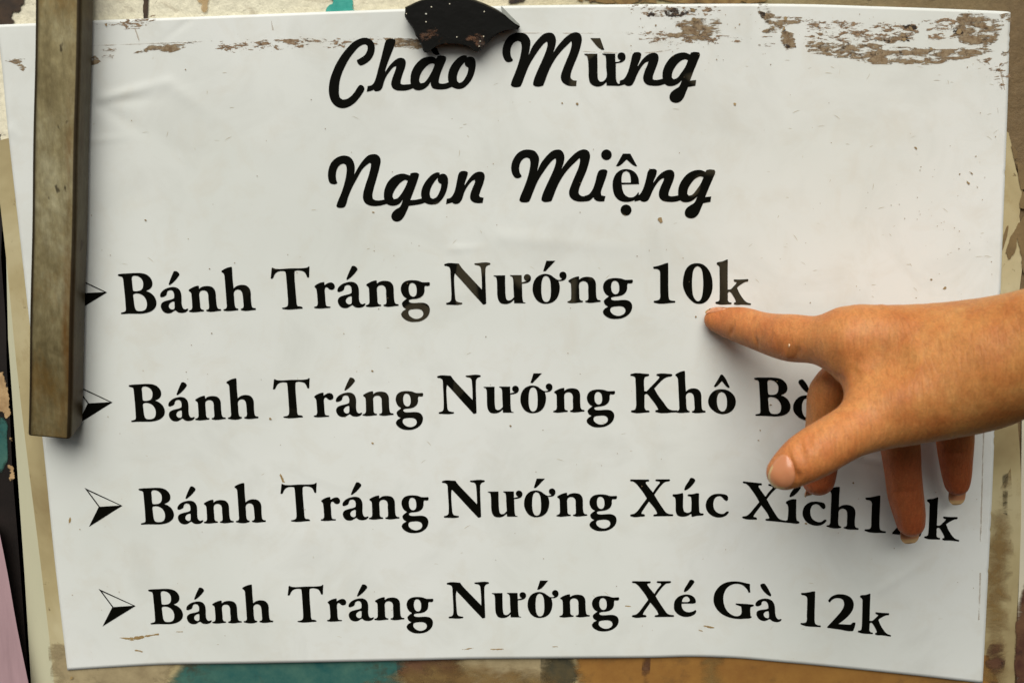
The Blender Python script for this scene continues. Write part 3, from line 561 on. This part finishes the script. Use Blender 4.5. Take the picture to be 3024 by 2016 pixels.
VV, FF = [], []
for i in range(330):
    if i < len(sp): x, y, a, b = sp[i]
    else:
        x, y = rng.uniform(60, 2930), rng.uniform(170, 1930); a = rng.uniform(.7, 2.2); b = a*rng.uniform(.5, 1.1)
        if rng.random() < .3: x = rng.uniform(1850, 2960); y = rng.uniform(20, 200)
        if rng.random() < .12: x = rng.uniform(2700, 2950); y = rng.uniform(400, 850)
    if x < 250 and y < 1290: continue
    k = len(VV); m_ = 7; th = rng.uniform(0, 3.1)
    for j in range(m_):
        t = 2*math.pi*j/m_; rr = rng.uniform(.6, 1.15); qx = a*rr*math.cos(t); qy = b*rr*math.sin(t)
        X = x+qx*math.cos(th*.3)-qy*math.sin(th*.3); Y = y+qx*math.sin(th*.3)+qy*math.cos(th*.3)
        VV.append(P(X, Y, float(sheet_w(X, Y))+.00026))
    FF.append(tuple(range(k+m_-1, k-1, -1)))
fl = mesh('dirt_fleck', VV, FF, plain('brown_fleck', (150, 128, 92), .8, nscale=60, var=.5, bump=0)); under(fl, menu); fl['kind'] = 'stuff'

VV, FF = [], []
for i in range(120):
    x, y = rng.uniform(270, 2930), rng.uniform(170, 1930)
    if i < 45: x, y = rng.uniform(2200, 2950), rng.uniform(170, 880)
    a, b, th = rng.uniform(4, 13), rng.uniform(.4, 1.0), rng.normal(0, .45)+(1.4 if rng.random() < .15 else 0)
    k = len(VV)
    for t, o_ in ((-1, 0), (-.4, -1), (.3, -.7), (1, 0), (.4, .8), (-.3, .9)):
        qx, qy = a*t, b*o_+.12*a*t*t; X = x+qx*math.cos(th)-qy*math.sin(th); Y = y+qx*math.sin(th)+qy*math.cos(th)
        VV.append(P(X, Y, float(sheet_w(X, Y))+.00008))
    FF.append(tuple(range(k+5, k-1, -1)))
fl = mesh('scuff_mark', VV, FF, plain('pale_scuff', (198, 192, 172), .7, nscale=90, var=.12, bump=0)); under(fl, menu); fl['kind'] = 'stuff'

# ---------------------------------------------------------------- steel bar holding the sheet's left side
def bar_mat():
    m = M('weathered_galvanised_steel')
    a = m.noise(26, 7, .68, (1.2, 1.2, .8)); b = m.noise(150, 6, .7, (2.2, 2.2, .5)); c_ = m.noise(500, 3, .6, (1, 1, .6))
    c = m.ramp(a, [(.34, lin((104, 92, 60))), (.46, lin((140, 128, 90))), (.54, lin((160, 148, 108))), (.68, lin((196, 188, 150)))])
    c = m.mix(m.ramp(b, [(.3, .45), (.65, 0.0)]), c, lin((84, 70, 42)))
    c = m.mix(m.ramp(m.noise(38, 6, .7, (1, 1, .5), off=(4, 2, 8)), [(.54, 0.0), (.68, .55)]), c, lin((132, 98, 42)))
    c = m.mix(m.ramp(m.noise(150, 3, .5, (1, 1, .5), off=(1, 2, 3)), [(.68, 0.0), (.72, .8)]), c, lin((44, 34, 20)))
    c = m.mix(1.0, c, m.ramp(c_, [(.3, .86), (.7, 1.12)]), 'MULTIPLY')
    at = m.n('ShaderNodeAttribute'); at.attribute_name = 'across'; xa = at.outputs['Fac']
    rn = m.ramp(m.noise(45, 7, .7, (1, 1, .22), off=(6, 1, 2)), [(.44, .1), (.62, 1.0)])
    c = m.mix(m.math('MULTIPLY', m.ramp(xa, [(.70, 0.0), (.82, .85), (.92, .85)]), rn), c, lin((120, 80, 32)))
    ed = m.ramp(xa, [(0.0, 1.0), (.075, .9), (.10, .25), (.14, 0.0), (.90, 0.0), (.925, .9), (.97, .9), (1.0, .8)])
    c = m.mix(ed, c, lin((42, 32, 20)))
    m.set('Base Color', c); m.set('Metallic', .55); m.set('Roughness', .42); m.set('Specular IOR Level', .4)
    m.bump(b, .25, .0004); return m.m
bar = empty('steel_bar', P(144, 1285, .004))
bmx = bar_mat()
w0, hh = .0040, .0165
A = (P(80, 1290, hh)+P(208, 1290, hh))/2; Bp = (P(103, 0, hh)+P(238, 0, hh))/2
Wd = (P(208, 1290, hh)-P(80, 1290, hh)).length
ax = (Bp-A).normalized(); sx = Vector((1, 0, 0)); sx = (sx-ax*sx.dot(ax)).normalized()
hb = .0125
def prof(wd, ht, r, n=5):
    out = []
    for cx, cy, a0 in ((wd/2-r, ht-r, 0), (-wd/2+r, ht-r, 90), (-wd/2+r, r, 180), (wd/2-r, r, 270)):
        for i in range(n+1):
            t = R(a0+90*i/n); out.append((cx+r*math.cos(t), cy+r*math.sin(t)))
    return out
po = prof(Wd, hb, .0016)
fr_ = po[:6]; po = fr_+[(Wd/2-.0016-(Wd-.0032)*k/10, hb) for k in range(1, 10)]+po[6:]; pi_ = prof(Wd-.0028, hb-.0028, .0008)
pi_ = pi_[:6]+[(Wd/2-.0022-(Wd-.0044)*k/10, hb-.0028) for k in range(1, 10)]+pi_[6:]
pi_ = [(x, y+.0014) for x, y in pi_]
base_w = hh-hb
def bp_(s, x, y, cut=0):
    q_ = A+ax*s+sx*x; q_ = Vector((q_.x, -(base_w+y), q_.z))
    return q_
Ltot = (Bp-A).length+.10
VV = []; n = len(po)
segs = [0, .0006]+list(np.linspace(.01, Ltot, 30))
for s in segs:
    for x, y in po: VV.append(bp_(s+(hb-y)*.38*(1 if s < .005 else 0), x*(1 if s > 0 else .985)+.00012*math.sin(s*90), y))
FF = []
for k in range(len(segs)-1):
    for i in range(n): j = (i+1) % n; FF.append((k*n+i, k*n+j, (k+1)*n+j, (k+1)*n+i)[::-1])
o0 = len(VV)
for s in (0, Ltot):
    for x, y in pi_: VV.append(bp_(s+(hb-y)*.38*(s == 0), x, y))
for i in range(n):
    j = (i+1) % n
    FF.append((i, o0+i, o0+j, j)[::-1]); FF.append((o0+i, o0+n+i, o0+n+j, o0+j)[::-1])
    t = (len(segs)-1)*n; FF.append((t+i, t+j, o0+n+j, o0+n+i)[::-1])
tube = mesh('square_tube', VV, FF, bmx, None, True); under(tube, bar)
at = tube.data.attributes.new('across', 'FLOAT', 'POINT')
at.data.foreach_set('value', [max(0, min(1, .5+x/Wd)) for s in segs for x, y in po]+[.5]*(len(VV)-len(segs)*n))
tag(bar, 'tarnished square steel tube hanging over the left side of the menu', 'metal bar')

# ---------------------------------------------------------------- broken black magnet at the top
def magnet():
    ZS = (1160, 0, 5.88)
    pts = [(ZS[0]+x/ZS[2], ZS[1]+y/ZS[2]) for x, y in pp('210,130 290,95 420,35 540,-5 780,-55 1000,-62 1250,-40 1400,0 1560,60 1700,120 1880,220 2050,330 2130,400 2200,450 2205,470 2170,520 2000,525 1900,560 1750,640 1640,740 1530,850 1500,905 1450,910 1390,870 1290,800 1150,770 980,762 860,770 780,800 700,840 590,915 550,915 520,860 500,800 450,700 400,620 370,540 330,470 270,390 220,310 205,260 215,200')]
    lp = smooth_loop(pts, 38, 3)
    lp = [q_+rng.normal(0, .35, 2) for q_ in lp]
    L = np.array(lp); c = L.mean(0); n = len(lp)
    w1, w2 = .0028, .0085
    def inset(k): return [tuple(c+(q_-c)*k) for q_ in L]
    V, F = triangulate([inset(.965)]); m_ = len(V)
    VV = [P(v.x, v.y, w2) for v in V]                       # front face
    mid = [P(x, y, w2-.0009) for x, y in L]; back = []
    for i, (x, y) in enumerate(L):
        pf = P(x, y, w2); pb = Vector((pf.x*1.0, -w1, pf.z+.0012)); back.append(pb)
    FF = [tuple(f) for f in F]
    VV += mid+back
    for i in range(n):
        j = (i+1) % n; FF.append((i, j, m_+j, m_+i)[::-1]); FF.append((m_+i, m_+j, m_+n+j, m_+n+i)[::-1])
    FF.append(tuple(m_+n+i for i in range(n)))
    m = M('black_ferrite')
    rust = m.ramp(m.noise(95, 6, .7, (1, 1, 1.7), .8), [(.60, 0.0), (.70, 1.0)])
    low = m.ramp(m.math('ADD', m.pos(2), .5), [(.622, 1.0), (.628, 0.0)])
    cc = m.mix(m.math('MULTIPLY', m.math('MULTIPLY', rust, low), .8), (.004, .004, .003), lin((150, 92, 36)))
    spk = m.ramp(m.noise(330, 1, .4, off=(1, 1, 4)), [(.795, 0.0), (.81, 1.0)])
    cc = m.mix(spk, cc, (.7, .7, .6)); m.set('Base Color', cc); m.set('Roughness', .38); m.set('Specular IOR Level', .12)
    m.bump(m.noise(130, 6, .6), .25, .0008)
    o = mesh('magnet', VV, FF, m.m)
    bm = bmesh.new(); bm.from_mesh(o.data); bmesh.ops.recalc_face_normals(bm, faces=bm.faces); bm.to_mesh(o.data); bm.free()
    ge = [(ZS[0]+x/ZS[2], ZS[1]+y/ZS[2]) for x, y in pp('1876,112 1905,128 2060,290 2200,425 2204,455 2120,410 2040,345 1890,212')]
    Vg, Fg = triangulate([ge]); k_ = len(Vg); GV = [P(v.x, v.y, w2+.0002) for v in Vg]+[P(v.x, v.y, w2-.0008) for v in Vg]
    GF = [tuple(f) for f in Fg]+[tuple(i+k_ for i in f[::-1]) for f in Fg]+[(i, i+k_, (i+1) % len(ge)+k_, (i+1) % len(ge)) for i in range(len(ge))]
    mesh('lit_edge', GV, GF, plain('edge_sheen_grey', (150, 154, 146), .35, nscale=200, var=.15), o)  # light on the glossy side face, painted as a pale grey plate
    rustm = ragged_mat('rust_stain', lin((96, 58, 22)), lin((34, 22, 10)), 260, (.8, 1, 1.8), lo=.48, hi=.8, dark=lin((14, 10, 6)), soft=.6, fine=1)
    for sr in ('1236,100 1262,88 1284,80 1302,98 1300,108 1270,120 1245,126', '1368,110 1390,100 1415,96 1430,104 1436,122 1424,142 1408,140 1396,120 1378,122'):
        patch('rust_stain', pp(sr), w2+.0002, rustm, o, fadepx=5)
    DV, DF = [], []
    for x, y in ((1274, 21), (1430, 35), (1200, 41), (1258, 65), (1349, 110), (1415, 137), (1428, 108), (1418, 122), (1328, 12)):
        k_ = len(DV); a_ = rng.uniform(1.3, 2.4)
        for t in range(5): DV.append(P(x+a_*math.cos(t*1.257+x), y+a_*.8*math.sin(t*1.257+x), w2+.0003))
        DF.append(tuple(range(k_+4, k_-1, -1)))
    mesh('dust_speck', DV, DF, plain('pale_dust', (236, 230, 205), .6, bump=0), o)['kind'] = 'stuff'
    tag(o, 'broken curved black magnet shard pinning the top edge above the greeting', 'magnet')
    return o
magnet()

# ---------------------------------------------------------------- the pointing hand
VOX = .00085
def node(x, y, wv, r): p = P(x, y, wv); return np.array([p.x, p.y, p.z, rad(r, p)])
def chain(nodes, sub=3):
    N = [node(*q_) for q_ in nodes]; out = []
    for i in range(len(N)-1):
        p0, p1, p2, p3 = N[max(i-1, 0)], N[i], N[i+1], N[min(i+2, len(N)-1)]
        for t in np.linspace(0, 1, sub, endpoint=False):
            out.append(.5*((2*p1)+(p2-p0)*t+(2*p0-5*p1+4*p2-p3)*t*t+(3*p1-p0-3*p2+p3)*t**3))
    return out+[N[-1]]
INDEX = [(2115, 944, .0068, 36), (2150, 952, .0105, 45), (2190, 960, .016, 54), (2245, 978, .0245, 58), (2295, 991, .0325, 65), (2340, 998, .040, 71), (2400, 1003, .047, 70), (2460, 1008, .053, 78), (2520, 1010, .058, 98)]
MIDDLE = [(2416, 1414, .031, 49), (2420, 1375, .032, 53), (2432, 1300, .034, 56), (2442, 1225, .036, 59), (2452, 1160, .038, 63), (2510, 1100, .040, 66), (2600, 1020, .044, 84)]
RING = [(2689, 1543, .021, 41), (2685, 1515, .022, 46), (2674, 1460, .0235, 51), (2667, 1400, .025, 52), (2660, 1330, .026, 56), (2650, 1220, .028, 62), (2680, 1120, .028, 66), (2720, 1050, .028, 76)]
PINKY = [(2826, 1427, .0165, 36), (2825, 1400, .017, 42), (2822, 1350, .018, 48), (2820, 1290, .019, 54), (2816, 1200, .020, 58), (2830, 1120, .020, 62), (2850, 1070, .020, 70)]
THUMB = [(2315, 1395, .086, 52), (2340, 1378, .086, 62), (2375, 1354, .086, 72), (2412, 1332, .085, 76), (2460, 1303, .083, 76), (2515, 1272, .080, 79), (2580, 1240, .077, 92), (2680, 1195, .076, 116), (2800, 1140, .078, 140), (2900, 1090, .081, 158)]
PALM = [
    [(2505, 1000, .056, 88), (2600, 1000, .061, 97), (2760, 1018, .068, 118), (2900, 1050, .076, 155), (3040, 1022, .086, 168), (3200, 985, .098, 176), (3420, 925, .115, 205), (3800, 820, .145, 270)],
    [(2610, 1010, .045, 95), (2780, 1040, .056, 125), (2920, 1060, .068, 150)],
    [(2720, 1050, .030, 84), (2820, 1060, .045, 118), (2940, 1060, .062, 145)],
    [(2850, 1072, .021, 72), (2900, 1075, .036, 110), (2980, 1050, .058, 140)],
    [(2560, 1090, .062, 62), (2600, 1150, .068, 92), (2700, 1130, .070, 130)],      # web between thumb and index
    [(2600, 1060, .055, 90), (2700, 1110, .060, 130), (2850, 1110, .066, 150)]]
allN = np.array([q_ for c in [chain(x) for x in [INDEX, MIDDLE, RING, PINKY, THUMB]+PALM] for q_ in c])
lo = (allN[:, :3]-allN[:, 3:]).min(0)-.004; hi = (allN[:, :3]+allN[:, 3:]).max(0)+.004
hi[0] = min(hi[0], P(3560, 1000, .12).x)
dims = np.ceil((hi-lo)/VOX).astype(int)
gx, gy, gz = [np.arange(d, dtype=np.float32)*VOX+l for d, l in zip(dims, lo)]
BIG = np.float32(.03)
def cone(a, b):
    d = np.full(dims, BIG, np.float32)
    mn = np.minimum(a[:3]-a[3], b[:3]-b[3])-.016; mx = np.maximum(a[:3]+a[3], b[:3]+b[3])+.016
    i0 = np.clip(((mn-lo)/VOX).astype(int), 0, dims); i1 = np.clip(((mx-lo)/VOX).astype(int)+1, 0, dims)
    if np.any(i1 <= i0): return d, None
    s = tuple(slice(p, q_) for p, q_ in zip(i0, i1))
    X = gx[s[0]][:, None, None]; Y = gy[s[1]][None, :, None]; Z = gz[s[2]][None, None, :]
    ab = (b-a)[:3]; L2 = float(ab@ab)+1e-12
    t = np.clip(((X-a[0])*ab[0]+(Y-a[1])*ab[1]+(Z-a[2])*ab[2])/L2, 0, 1).astype(np.float32)
    return (np.sqrt((X-a[0]-t*ab[0])**2+(Y-a[1]-t*ab[1])**2+(Z-a[2]-t*ab[2])**2)-(a[3]+t*(b[3]-a[3]))).astype(np.float32), s
def smin(a, b, k):
    h = np.clip(.5+.5*(b-a)/k, 0, 1); return b+(a-b)*h-k*h*(1-h)
def field(nodes, k=.0):
    d = np.full(dims, BIG, np.float32); N = chain(nodes)
    for i in range(len(N)-1):
        c, s = cone(N[i], N[i+1])
        if s is None: continue
        d[s] = np.minimum(d[s], c) if k == 0 else smin(d[s], c, k)
    return d
palm = field(PALM[0])
for q_ in PALM[1:]: palm = smin(palm, field(q_), .012)
thumb = field(THUMB)
core = smin(palm, thumb, .010)
tot = smin(core, field(INDEX), .006)
for f_ in (MIDDLE, RING, PINKY): tot = np.minimum(tot, smin(core, field(f_), .005))
# surface nets
def surface_nets(d):
    s = d < 0
    nx, ny, nz = d.shape
    acc = np.zeros((nx-1, ny-1, nz-1, 3), np.float32); cnt = np.zeros((nx-1, ny-1, nz-1), np.float32)
    corners = [(i, j, k) for i in (0, 1) for j in (0, 1) for k in (0, 1)]
    def sub(a, c): return a[c[0]:nx-1+c[0], c[1]:ny-1+c[1], c[2]:nz-1+c[2]]
    for a in corners:
        for ax_ in range(3):
            if a[ax_] == 1: continue
            b = list(a); b[ax_] = 1; b = tuple(b)
            da, db = sub(d, a), sub(d, b); m_ = (da < 0) != (db < 0)
            if not m_.any(): continue
            t = da[m_]/(da[m_]-db[m_])
            p = np.tile(np.array(a, np.float32), (len(t), 1)); p[:, ax_] += t
            acc[m_] += p; cnt[m_] += 1
    act = cnt > 0; ids = -np.ones(act.shape, np.int64); ids[act] = np.arange(act.sum())
    base = np.argwhere(act).astype(np.float32)
    V = (base+acc[act]/cnt[act][:, None])*VOX+lo
    F = []
    for ax_ in range(3):
        sl0 = [slice(1, -1)]*3; sl0[ax_] = slice(0, -1); sl1 = list(sl0); sl1[ax_] = slice(1, None)
        A0, A1 = s[tuple(sl0)], s[tuple(sl1)]
        e = np.argwhere(A0 != A1); sgn = A0[A0 != A1]
        e = e+np.array([0 if i == ax_ else 1 for i in range(3)])
        o1, o2 = [i for i in range(3) if i != ax_]
        def cid(du, dv):
            c = e.copy(); c[:, o1] -= du; c[:, o2] -= dv; return ids[c[:, 0], c[:, 1], c[:, 2]]
        quad = np.stack([cid(0, 0), cid(1, 0), cid(1, 1), cid(0, 1)], -1)
        ok = (quad >= 0).all(1); flip = sgn ^ (ax_ == 1)
        quad = np.where(flip[:, None], quad, quad[:, ::-1])
        F.append(quad[ok])
    return V, np.concatenate(F)
HV, HF = surface_nets(tot)
# relax
def relax(V, F, it, lam=.5):
    E = np.concatenate([F[:, [0, 1]], F[:, [1, 2]], F[:, [2, 3]], F[:, [3, 0]]]); E = np.r_[E, E[:, ::-1]]
    cnt = np.bincount(E[:, 0], minlength=len(V))[:, None]
    for _ in range(it):
        a = np.stack([np.bincount(E[:, 0], V[E[:, 1], i], len(V)) for i in range(3)], -1)/np.maximum(cnt, 1)
        V = V+lam*(a-V)
    return V
HV = relax(HV, HF, 5)
def vnormals(V, F):
    n = np.cross(V[F[:, 2]]-V[F[:, 0]], V[F[:, 3]]-V[F[:, 1]]); N = np.zeros_like(V)
    for i in range(4):
        for k in range(3): N[:, k] += np.bincount(F[:, i], n[:, k], len(V))
    return N/(np.linalg.norm(N, axis=1)[:, None]+1e-12)
HN = vnormals(HV, HF)
cen = HV.mean(0)
if ((HV-cen)*HN).sum() < 0: HF = HF[:, ::-1]; HN = -HN
PX, PY, PZ = topx_arr(HV)
def surf(px, py):
    m_ = np.where(np.hypot(PX-px, PY-py) < 9)[0]
    if len(m_) == 0: return None
    f = m_[PZ[m_] < PZ[m_].min()+.006]; j = f[np.argmin(np.hypot(PX[f]-px, PY[f]-py))]
    return HV[j]
def groove(pts, width, dep):
    "crease (dep<0) or ridge (dep>0) pressed into the skin along a line on the surface"
    global HV
    S_ = [surf(*q_) for q_ in pts]; S_ = [q_ for q_ in S_ if q_ is not None]
    if len(S_) < 2: return
    d = np.full(len(HV), 1.0); tt = np.zeros(len(HV))
    for i in range(len(S_)-1):
        a, b = S_[i], S_[i+1]; ab = b-a; t = np.clip(((HV-a)@ab)/(ab@ab+1e-12), 0, 1)
        dd = np.linalg.norm(HV-a-t[:, None]*ab, axis=1); m_ = dd < d; d[m_] = dd[m_]; tt[m_] = (i+t[m_])/(len(S_)-1)
    HV = HV+HN*(dep*np.exp(-(d/width)**2)*(np.sin(np.pi*np.clip(tt, .08, .92))))[:, None]
for pts, wd, dp in (
    ([(2152, 995), (2158, 978), (2166, 965)], .0010, -.0006), ([(2242, 1036), (2234, 1010), (2228, 985)], .0010, -.0007),
    ([(2345, 1058), (2358, 1040), (2362, 1020)], .0014, -.0007), ([(2312, 1060), (2330, 1035)], .0018, .0006),
    ([(2362, 1290), (2368, 1320), (2385, 1350)], .0009, -.0010), ([(2350, 1300), (2358, 1335), (2378, 1372)], .0009, -.0010),
    ([(2378, 1285), (2388, 1308), (2402, 1335)], .0009, -.0008), ([(2390, 1275), (2400, 1300)], .0008, -.0004),
    ([(2330, 1330), (2334, 1362), (2352, 1402), (2346, 1432)], .0009, -.0013), ([(2340, 1330), (2348, 1372), (2366, 1405)], .0016, .0005),
    ([(2500, 1140), (2520, 1110), (2532, 1085)], .0022, -.0010), ([(2430, 1094), (2470, 1112), (2498, 1132)], .0018, -.0006),
    ([(2802, 1185), (2815, 1215), (2820, 1245)], .0012, -.0002), ([(2700, 1230), (2712, 1262)], .0012, -.0002),
    ([(2500, 1215), (2460, 1245), (2440, 1290)], .003, .0005), ([(2560, 1000), (2640, 1060), (2720, 1100)], .006, -.0010),
    ([(2630, 1455), (2665, 1452), (2710, 1450)], .0012, -.0005), ([(2785, 1335), (2820, 1338), (2862, 1332)], .0012, -.0005),
    ([(2500, 1095), (2590, 1085), (2720, 1075)], .008, -.0017), ([(2560, 1210), (2660, 1175), (2780, 1140)], .007, .0009), ([(2440, 1020), (2500, 1000), (2560, 985)], .006, .0007), ([(2215, 935), (2225, 955)], .0012, -.0004), ([(2300, 950), (2310, 975), (2316, 995)], .0014, -.0004), ([(2322, 948), (2332, 972)], .0013, -.0004), ([(2600, 905), (2625, 905)], .004, .0006), ([(2640, 930), (2760, 960), (2880, 1000)], .003, .0004)):
    groove(pts, wd, dp)
HN = vnormals(HV, HF)
cen = HV.mean(0)

def skin_mat():
    m = M('warm_skin')
    a = m.noise(45, 5, .6); b = m.noise(190, 6, .65); d = m.noise(900, 4, .6)
    c = m.ramp(a, [(.30, lin((180, 114, 58))), (.50, lin((198, 138, 76))), (.70, lin((210, 155, 92)))])
    c = m.mix(m.ramp(b, [(.38, .32), (.62, 0.0)]), c, lin((180, 96, 48)))
    # fingertips are redder
    tip = m.ramp(m.math('ADD', m.pos(0), .5), [(.58, .50), (.66, 0.0)])
    c = m.mix(tip, c, lin((200, 112, 66)))
    shade_red = m.math('MULTIPLY', m.ramp(m.math('ADD', m.pos(1), .5), [(.452, 0.0), (.460, 1.0)]), m.ramp(m.math('ADD', m.pos(2), .5), [(.455, .75), (.475, 0.0)]))
    c = m.mix(shade_red, c, lin((172, 82, 50)))  # curled fingers: redder pads, plus their red-brown shade painted in
    c = m.mix(1.0, c, m.ramp(d, [(.3, .93), (.7, 1.06)]), 'MULTIPLY')
    wr = m.noise(300, 4, .6, (2.4, 1, .45), .8, (3, 1, 2))
    c = m.mix(1.0, c, m.ramp(wr, [(.38, .90), (.50, 1.0), (.62, 1.05)]), 'MULTIPLY')
    pore = m.noise(1500, 2, .5); c = m.mix(1.0, c, m.ramp(pore, [(.32, .90), (.5, 1.0), (.68, 1.07)]), 'MULTIPLY')
    m.set('Base Color', c); m.set('Roughness', .50); m.set('Specular IOR Level', .32)
    m.set('Subsurface Weight', .16); m.set('Subsurface Radius', (1.0, .32, .14)); m.set('Subsurface Scale', .0035)
    w1 = m.bump(m.noise(620, 5, .6, (1, 1, .55)), .45, .0003)
    m.bump(wr, .6, .0006, w1)
    return m.m
sk = skin_mat()
person = empty('person', P(3000, 1040, .08))
hm = mesh('hand', HV, HF, sk, None, True); under(hm, person)
tag(person, 'bare hand and wrist reaching in from the right, index finger pointing under 10k', 'person')
bvh = BVHTree.FromPolygons([Vector(v_) for v_ in HV], [tuple(int(i) for i in f) for f in HF])

def nail_mat(name, c, tipc):
    m = M(name)
    at = m.n('ShaderNodeAttribute'); at.attribute_name = 'free'
    cc = m.mix(at.outputs['Fac'], lin(c), lin(tipc))
    m.set('Base Color', cc); m.set('Roughness', .22); m.set('Subsurface Weight', .15); m.set('Subsurface Radius', (1, .4, .3)); m.set('Subsurface Scale', .002)
    m.bump(m.noise(600, 2, .5, (.3, 1, 1)), .08, .0003)
    return m.m
nm1 = nail_mat('pink_nail', (202, 136, 96), (212, 182, 126)); nm2 = nail_mat('bare_nail', (190, 138, 100), (196, 164, 116))
def nail(c, ldir, nrm, L, W, mat, arch=.35, free=.75, drop=.12, label=None):
    "curved plate: c centre, ldir towards the free edge, nrm outwards"
    ld = ldir.normalized(); nr = (nrm-ld*nrm.dot(ld)).normalized(); sd_ = ld.cross(nr)
    V, F, fr = [], [], []; a, b = 14, 12
    for lay in (0, 1):
        for i in range(a+1):
            s = -1+2*i/a
            wl = W*(1-.10*max(0, -s)**2)*(1-abs(s)**5*.45)
            for j in range(b+1):
                t = -1+2*j/b
                l = L*(s+(-.16*t*t if s > 0 else .14*t*t*abs(s)))
                p = c+ld*l+sd_*(wl*t)-nr*(arch*W*t*t+drop*L*s*s+lay*.00045)
                V.append(p); fr.append(max(0, min(1, ((s+.06*t*t*0)-free+.0)/.10)))
    n_ = (a+1)*(b+1)
    for i in range(a):
        for j in range(b):
            k = i*(b+1)+j; q4 = (k, k+1, k+b+2, k+b+1); F.append(q4); F.append(tuple(x+n_ for x in q4[::-1]))
    rg_ = [j for j in range(b+1)]+[i*(b+1)+b for i in range(1, a+1)]+[a*(b+1)+j for j in range(b-1, -1, -1)]+[i*(b+1) for i in range(a-1, 0, -1)]
    for i in range(len(rg_)): p_, q2 = rg_[i], rg_[(i+1) % len(rg_)]; F.append((p_, p_+n_, q2+n_, q2))
    o = mesh('fingernail', V, F, mat, None, True)
    bm = bmesh.new(); bm.from_mesh(o.data); bmesh.ops.recalc_face_normals(bm, faces=bm.faces); bm.to_mesh(o.data); bm.free()
    at = o.data.attributes.new('free', 'FLOAT', 'POINT'); at.data.foreach_set('value', fr)
    under(o, person); return o
def nail_on(outline, free_edge, wguess, mat, lift, rim):
    "nail plate laid on the fingertip: follows the skin, stands a little proud of it"
    lp = smooth_loop(pp(outline), 60, 3); xs = [q_[0] for q_ in lp]; ys = [q_[1] for q_ in lp]
    ex = [(x, y) for x in np.arange(min(xs)+2, max(xs), 3.5) for y in np.arange(min(ys)+2, max(ys), 3.5) if inside((x, y), lp)]
    V, F = triangulate([lp], ex); fe = np.array(pp(free_edge)); top, low, fr = [], [], []
    for v_ in V:
        base = P(v_.x, v_.y, wguess); hit = bvh.ray_cast(CP, (base-CP).normalized())
        loc, nr = hit[0], hit[1]
        if loc is None or loc.y > -wguess*.5:
            loc, nr = bvh.find_nearest(base)[:2]; q_ = base.lerp(loc+nr*lift, .35)
        else: q_ = loc+nr*lift
        top.append(q_); low.append(loc-nr*.0005)
        d = min(np.hypot(*(np.array([v_.x, v_.y])-(a+(b-a)*t))) for a, b in zip(fe[:-1], fe[1:]) for t in np.linspace(0, 1, 8))
        fr.append(max(0.0, min(1.0, (rim-d)/3+.5)))
    n_ = len(V); k_ = len(lp); VV = top+low
    FF = [tuple(f) for f in F]+[(i_, i_+n_, (i_+1) % k_+n_, (i_+1) % k_) for i_ in range(k_)]
    VV = [Vector(x) for x in relax_tri(VV, F, n_, k_)]
    o = mesh('fingernail', VV, FF, mat, None, True)
    bm = bmesh.new(); bm.from_mesh(o.data); bmesh.ops.recalc_face_normals(bm, faces=bm.faces); bm.to_mesh(o.data); bm.free()
    at = o.data.attributes.new('free', 'FLOAT', 'POINT'); at.data.foreach_set('value', fr+fr)
    under(o, person); return o
def relax_tri(VV, F, n_, k_):
    A_ = np.array([tuple(v_) for v_ in VV]); nb = [set() for _ in range(n_)]
    for f in F:
        for a in f: nb[a].update(b for b in f if b != a)
    for _ in range(8):
        B_ = A_.copy()
        for i_ in range(k_, n_):
            if nb[i_]: B_[i_] = .5*A_[i_]+.5*A_[list(nb[i_])].mean(0)
        for i_ in range(k_): B_[i_] = .5*A_[i_]+.25*(A_[i_-1 if i_ else k_-1]+A_[(i_+1) % k_])
        A_ = B_
    return A_
nail_on('2076,926 2079,915 2090,909 2106,905 2122,905 2140,907 2150,910 2138,914 2124,919 2108,923 2092,925', '2076,926 2079,915 2090,909', .0085, nm1, .0004, 5)
nail_on('2324,1339 2306,1344 2291,1359 2279,1379 2270,1400 2272,1418 2282,1433 2299,1441 2320,1440 2340,1430 2350,1404 2346,1378 2336,1354',
        '2279,1379 2270,1400 2272,1418 2282,1433 2299,1441 2312,1442', .092, nm1, .0005, 6)
# nails on the far side of the ring, little and middle fingers, only their free edges show
nail(P(2683, 1566, .0150), Vector((.06, .10, -1)), Vector((0, 1, .1)), .0058, .0040, nm2, .30, .60, .05)
nail(P(2823, 1452, .0108), Vector((0, .10, -1)), Vector((0, 1, .1)), .0058, .0036, nm2, .30, .60, .05)
nail(P(2388, 1432, .0262), Vector((-.25, .25, -1)), Vector((-.75, .7, .05)), .0052, .0040, nm2, .30, .70, .05)
# loose flake of skin on the index finger
c = bvh.ray_cast(CP, (P(2330, 1020, 0)-CP).normalized())[0]
if c:
    V = [c+Vector((math.cos(t)*.0003*(1+.4*math.sin(3*t)), -.0002-.0002*(i % 2), math.sin(t)*.0007)) for i, t in enumerate(np.linspace(0, 2*math.pi, 9)[:-1])]
    fo = mesh('skin_flake', V+[c+Vector((0, -.0007, 0))], [(i, (i+1) % 8, 8) for i in range(8)], plain('dry_skin', (232, 208, 170), .6, bump=0)); under(fo, person)
